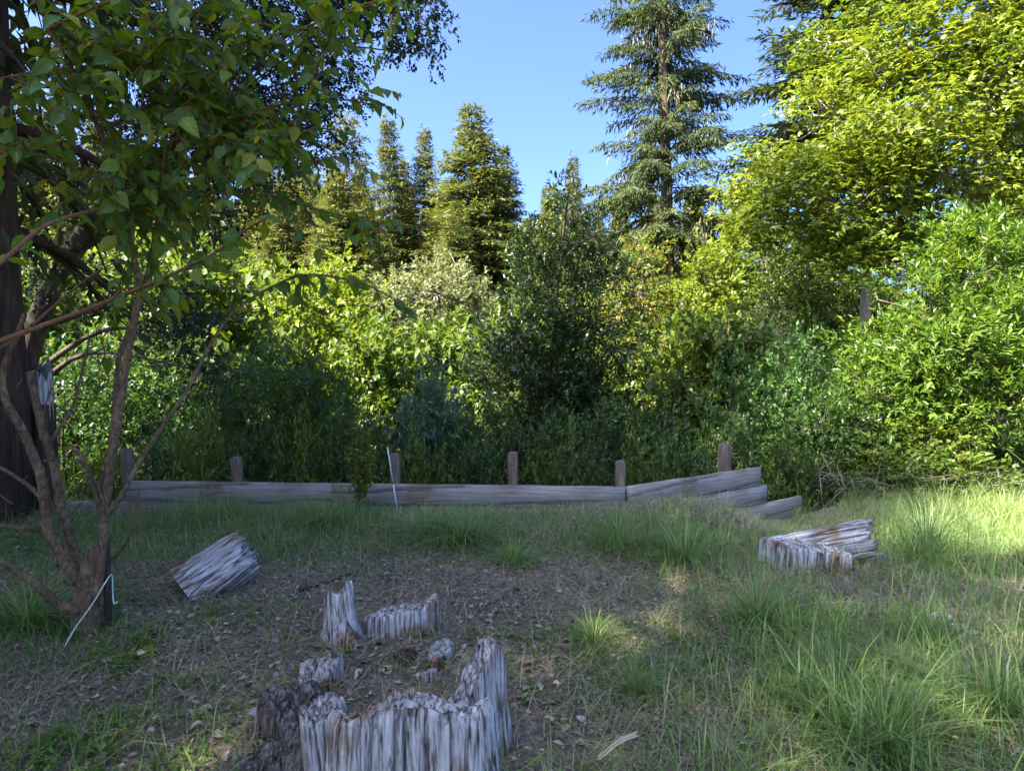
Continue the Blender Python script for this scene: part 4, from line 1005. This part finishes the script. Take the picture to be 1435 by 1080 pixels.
V, F = blades(O + [0, 0, .004], qg.rand(n) * 6.28, .10 * np.exp(qg.normal(size=n) * .45), .0026 + .0022 * qg.rand(n), qg.uniform(1.2, 2.6, n), qg, 2)
tag(obj('dry_grass', mk_mesh('dry_grass', V, F, M['straw'], v=np.repeat(qg.rand(n), 5)), None), 'matted tan dry grass lying between the green blades', 'dry grass', kind='stuff')
O = scatter(85000, 9); n = len(O); a = qg.rand(n) * 6.28; LL = .012 + .05 * qg.rand(n) ** 2.8
V, F = kites(O + np.stack([0 * a, 0 * a, .006 + .012 * qg.rand(n)], 1), np.stack([np.cos(a), np.sin(a), qg.normal(size=n) * .25], 1), np.array([0, 0, 1.0]) + qg.normal(size=(n, 3)) * .3, LL, LL * qg.uniform(.2, .7, n))
tag(obj('leaf_litter', mk_mesh('leaf_litter', V, F, M['litter'], v=np.repeat(qg.rand(n), 4)), None), 'fine brown litter of chips and crumbled leaves on the soil', 'litter', kind='stuff')
# leafy weeds at the lower left
O = scatter(110000, 6); u, v = proj(O); wt = gauss(u, v, 60, 960, 110, 90) + .6 * gauss(u, v, 160, 910, 120, 50) + .5 * gauss(u, v, 90, 1060, 90, 60) + .3 * gauss(u, v, 290, 1050, 60, 60) + .2 * gauss(u, v, 250, 900, 150, 90) + .12 * gauss(u, v, 900, 900, 300, 120); wt = wt * np.clip(.75 + 1.5 * fbm(O[:, 0] * 4 + 7, O[:, 1] * 4), 0, 1.5)
O = O[qg.rand(len(O)) < wt * .9]; n = len(O)
V, F, vv = shoots(O, np.tile([0, 0, 1.0], (n, 1)), qg, .06, 6, .026, .012, 1.1, 1.0, .5)
tag(obj('leafy_weeds', mk_mesh('leafy_weeds', V, F, M['weed'], v=vv), None), 'bright green low leafy weeds below the sapling', 'weeds', kind='stuff')
# tall tufts
tuft_me = []
for i in range(4):
    n = 260; a = qg.rand(n) * 6.28; r = np.abs(qg.normal(size=n)) * .62
    O = np.stack([r * np.cos(a) * .5, r * np.sin(a) * .5, np.full(n, -.02)], 1)
    V, F = blades(O, a + qg.normal(size=n) * .5, qg.uniform(.3, 1.2, n) * (1 - .3 * np.minimum(r, 1)), .014 + .02 * qg.rand(n), qg.uniform(.1, 1.7, n), qg, 4)
    tuft_me.append(mk_mesh('grass_tuft', V, F, M['tuft'], v=np.repeat(qg.rand(n), 9)))
TU = [(650, 760, .36, 1.1, 'wide green grass tuft in front of the planks right of the garden stake'), (595, 748, .30, 1.0, 'grass tuft at the foot of the white garden stake'), (868, 772, .36, .9, 'green grass tuft in front of the corner post'),
      (960, 790, .34, 1.0, 'grass tuft below the long receding plank'), (1062, 878, .36, .9, 'dense dark grass tuft in front of the split stump'), (1300, 782, .52, .8, 'tall grass clump right of the split stump'),
      (832, 905, .24, .7, 'small upright grass tuft on the bare soil'), (890, 975, .20, .7, 'small grass tuft beside the bare patch of leaves'), (1175, 1000, .30, .9, 'long bladed grass tuft in the dry grass'), (1245, 1065, .34, .9, 'big foreground grass tuft with yellow flowers beside it'),
      (1395, 1010, .34, 1.0, 'grass tuft in the sunny strip'), (1300, 905, .26, .6, 'thin arching grass tuft beside the pale stones'), (40, 880, .34, 1.0, 'shaded grass tuft under the low sapling limb'), (1118, 738, .34, .35, 'narrow grass tuft in front of the lowest plank'),
      (1170, 880, .22, .8, 'sunlit yellow green grass tuft on bare soil'), (320, 722, .26, 1.2, 'shaded grass tuft under the second wall post'), (455, 735, .26, 1.2, 'grass tuft in front of the planks near the grey stick'), (975, 772, .22, .9, 'grass tuft under the receding plank near its end'), (1410, 730, .36, .8, 'sunny grass tuft at the edge of the clearing'), (720, 790, .22, 1, 'low grass tuft in the middle of the yard')]
for i, (u, v, h, w, lab) in enumerate(TU):
    tag(obj('grass_tuft', tuft_me[i % 4], None, G(u, v), i * 1.9, (h * w * 1.25, h * w * 1.25, h * 1.2)), lab, 'grass', 'tall grass tufts in the yard')
# fallen leaves
dl_ = []
for i in range(4):
    V, F, rib = sap_leaf(20 + i); V = V * [1.1, 1, 1.6]; dl_.append(mk_mesh('fallen_leaf', V, F, M['dry_leaf'], v=np.full(len(V), .15 + .25 * i), smooth=True))
qf = rs(123); cnt = 0
while cnt < 150:
    z_ = qf.rand()
    u, v = (qf.normal() * 110 + 560, qf.normal() * 60 + 925) if z_ < .35 else ((qf.normal() * 110 + 260, qf.normal() * 55 + 990) if z_ < .62 else ((qf.normal() * 80 + 770, qf.normal() * 90 + 960) if z_ < .9 else (qf.uniform(700, 1400), qf.uniform(800, 1060))))
    if not (0 < u < 1435 and 780 < v < 1078) or (430 < u < 710 and v > 960) or (510 < u < 612 and 838 < v < 895): continue
    p = G(u, v); s_ = qf.uniform(.034, .078)
    o = obj('fallen_leaf', dl_[cnt % 4], None, (p[0], p[1], p[2] + .012), 0, (s_, s_, s_)); o.rotation_euler = (qf.normal() * .25, qf.normal() * .3, qf.rand() * 6.28)
    tag(o, ('dark brown', 'mid brown', 'tan', 'pale buff')[cnt % 4] + ' dry fallen leaf lying on the bare soil', 'leaf', 'dry fallen leaves on the soil'); cnt += 1
# stones
import bmesh
def stone_mesh(seed):
    bm = bmesh.new(); bmesh.ops.create_icosphere(bm, subdivisions=2, radius=1)
    q_ = rs(seed); ph = q_.rand(6) * 6
    for vt in bm.verts:
        c_ = vt.co; vt.co = c_ * (1 + .18 * math.sin(3 * c_.x + ph[0]) + .15 * math.sin(4 * c_.y + ph[1]) + .12 * math.sin(5 * c_.z + ph[2])); vt.co.z *= .6
    me = bpy.data.meshes.new('stone'); bm.to_mesh(me); bm.free(); me.materials.append(M['stone']); return me
sm = [stone_mesh(i) for i in range(3)]
for i, (u, v, s_, lab) in enumerate([(1322, 868, .055, 'larger whitish stone in the grass beside the arching tuft'), (1345, 880, .04, 'smaller whitish stone touching the larger pale one'), (1278, 975, .03, 'small grey stone in the dry grass of the sunny strip'), (376, 975, .028, 'small pale stone left of the stump fragments'), (1133, 742, .07, 'grey stone in front of the lowest plank'), (355, 1000, .025, 'tiny stone among litter left of the broken stump'), (870, 1040, .022, 'small grey pebble on the bare soil near the seed head'), (815, 1008, .02, 'pebble among fallen leaves right of the broken stump')]):
    tag(obj('stone', sm[i % 3], None, G(u, v) + [0, 0, s_ * .25], i, (s_ * 1.2, s_, s_)), lab, 'stone')
# sticks and a dark log
def stick(name, pts, r0, r1, mat, label, cat='stick', lift=.015):
    pp = []
    for u, v in pts:
        g = G(u, v); g[2] += lift; pp.append(g)
    c = catmull(pp, 5); c0 = c[0].copy()
    V, F = tube(c - c0, np.linspace(r0, r1, len(c)), 8 if r0 > .03 else 6, .12, 4)
    tag(obj(name, mk_mesh(name, V, F, M[mat], smooth=True), None, c0), label, cat)
stick('fallen_stick', [(448, 772), (475, 752), (500, 733), (527, 712)], .014, .007, 'pale_bark', 'long grey stick lying towards the wall near the young shrub')
stick('fallen_stick', [(420, 830), (450, 820), (475, 812), (502, 802)], .014, .006, 'redwood_bark', 'dark stick on the soil behind the upright stump shard')
stick('fallen_stick', [(493, 968), (508, 953), (524, 938), (538, 926)], .006, .004, 'pale_bark', 'thin straw coloured stick across the stump hollow')
stick('fallen_log', [(1335, 795), (1370, 790), (1405, 790), (1450, 800)], .05, .06, 'redwood_bark', 'dark rotten log half hidden in grass near the tall grass clump', 'log', .03)
stick('fallen_stick', [(1312, 905), (1330, 910), (1350, 922)], .02, .012, 'pale_bark', 'short bleached stick in the sunny strip by the pale stones')
# yellow flowers
for i, (u, v, lab) in enumerate([(1068, 780, 'yellow flower in the grass left of the split stump'), (1290, 1022, 'upper yellow flower in the foreground grass'), (1338, 1062, 'lower yellow flower in the foreground grass'), (1292, 1036, 'yellow flower just below another on the same patch')]):
    g = G(u, v + 12); fl = thing('yellow_flower', lab, 'flower', g)
    H = .12; obj('stalk', mk_mesh('stalk', *tube(np.array([[0, 0, -.01], [.005, 0, H * .5], [.0, .0, H]]), .0018, 4), M['tuft'], v=np.full(14, .5)), fl)
    a = np.arange(6) * 1.047; V, F = kites(np.tile([0, 0, H], (6, 1)), np.stack([np.cos(a), np.sin(a), .35 + 0 * a], 1), np.tile([0, 0, 1.0], (6, 1)), .014, .011)
    obj('petals', mk_mesh('petals', V, F, M['flower']), fl)
# grass seed head close to the camera
g0 = P(826, 1100, 2.35); g0[2] = float(hgt(g0[0], g0[1])); pts = [g0 - g0, P(832, 1075, 2.35) - g0, P(850, 1052, 2.35) - g0, P(868, 1038, 2.36) - g0, P(886, 1030, 2.37) - g0]
sh = thing('grass_seed_head', 'pale green grass seed head arching over bare soil', 'grass', g0)
c = catmull(pts, 6); obj('stalk', mk_mesh('stalk', *tube(c, np.linspace(.002, .001, len(c)), 4), M['weed'], v=np.full(len(c) * 4 + 2, .9)), sh)
k = np.repeat(np.arange(8, len(c)), 2); t = nrm(np.gradient(c, axis=0))[k]; sd = np.tile([[0, .3, 1.0], [0, -.3, -1.0]], (len(k) // 2, 1))
V, F = kites(c[k], t + sd * .35, np.tile([0, -1.0, .3], (len(k), 1)), .03, .007); obj('spikelets', mk_mesh('spikelets', V, F, M['straw'], v=np.full(len(V), 1.0)), sh)
print('objects', len(bpy.data.objects), 'tris', sum(len(m_.loops) - 2 * len(m_.polygons) for m_ in bpy.data.meshes))
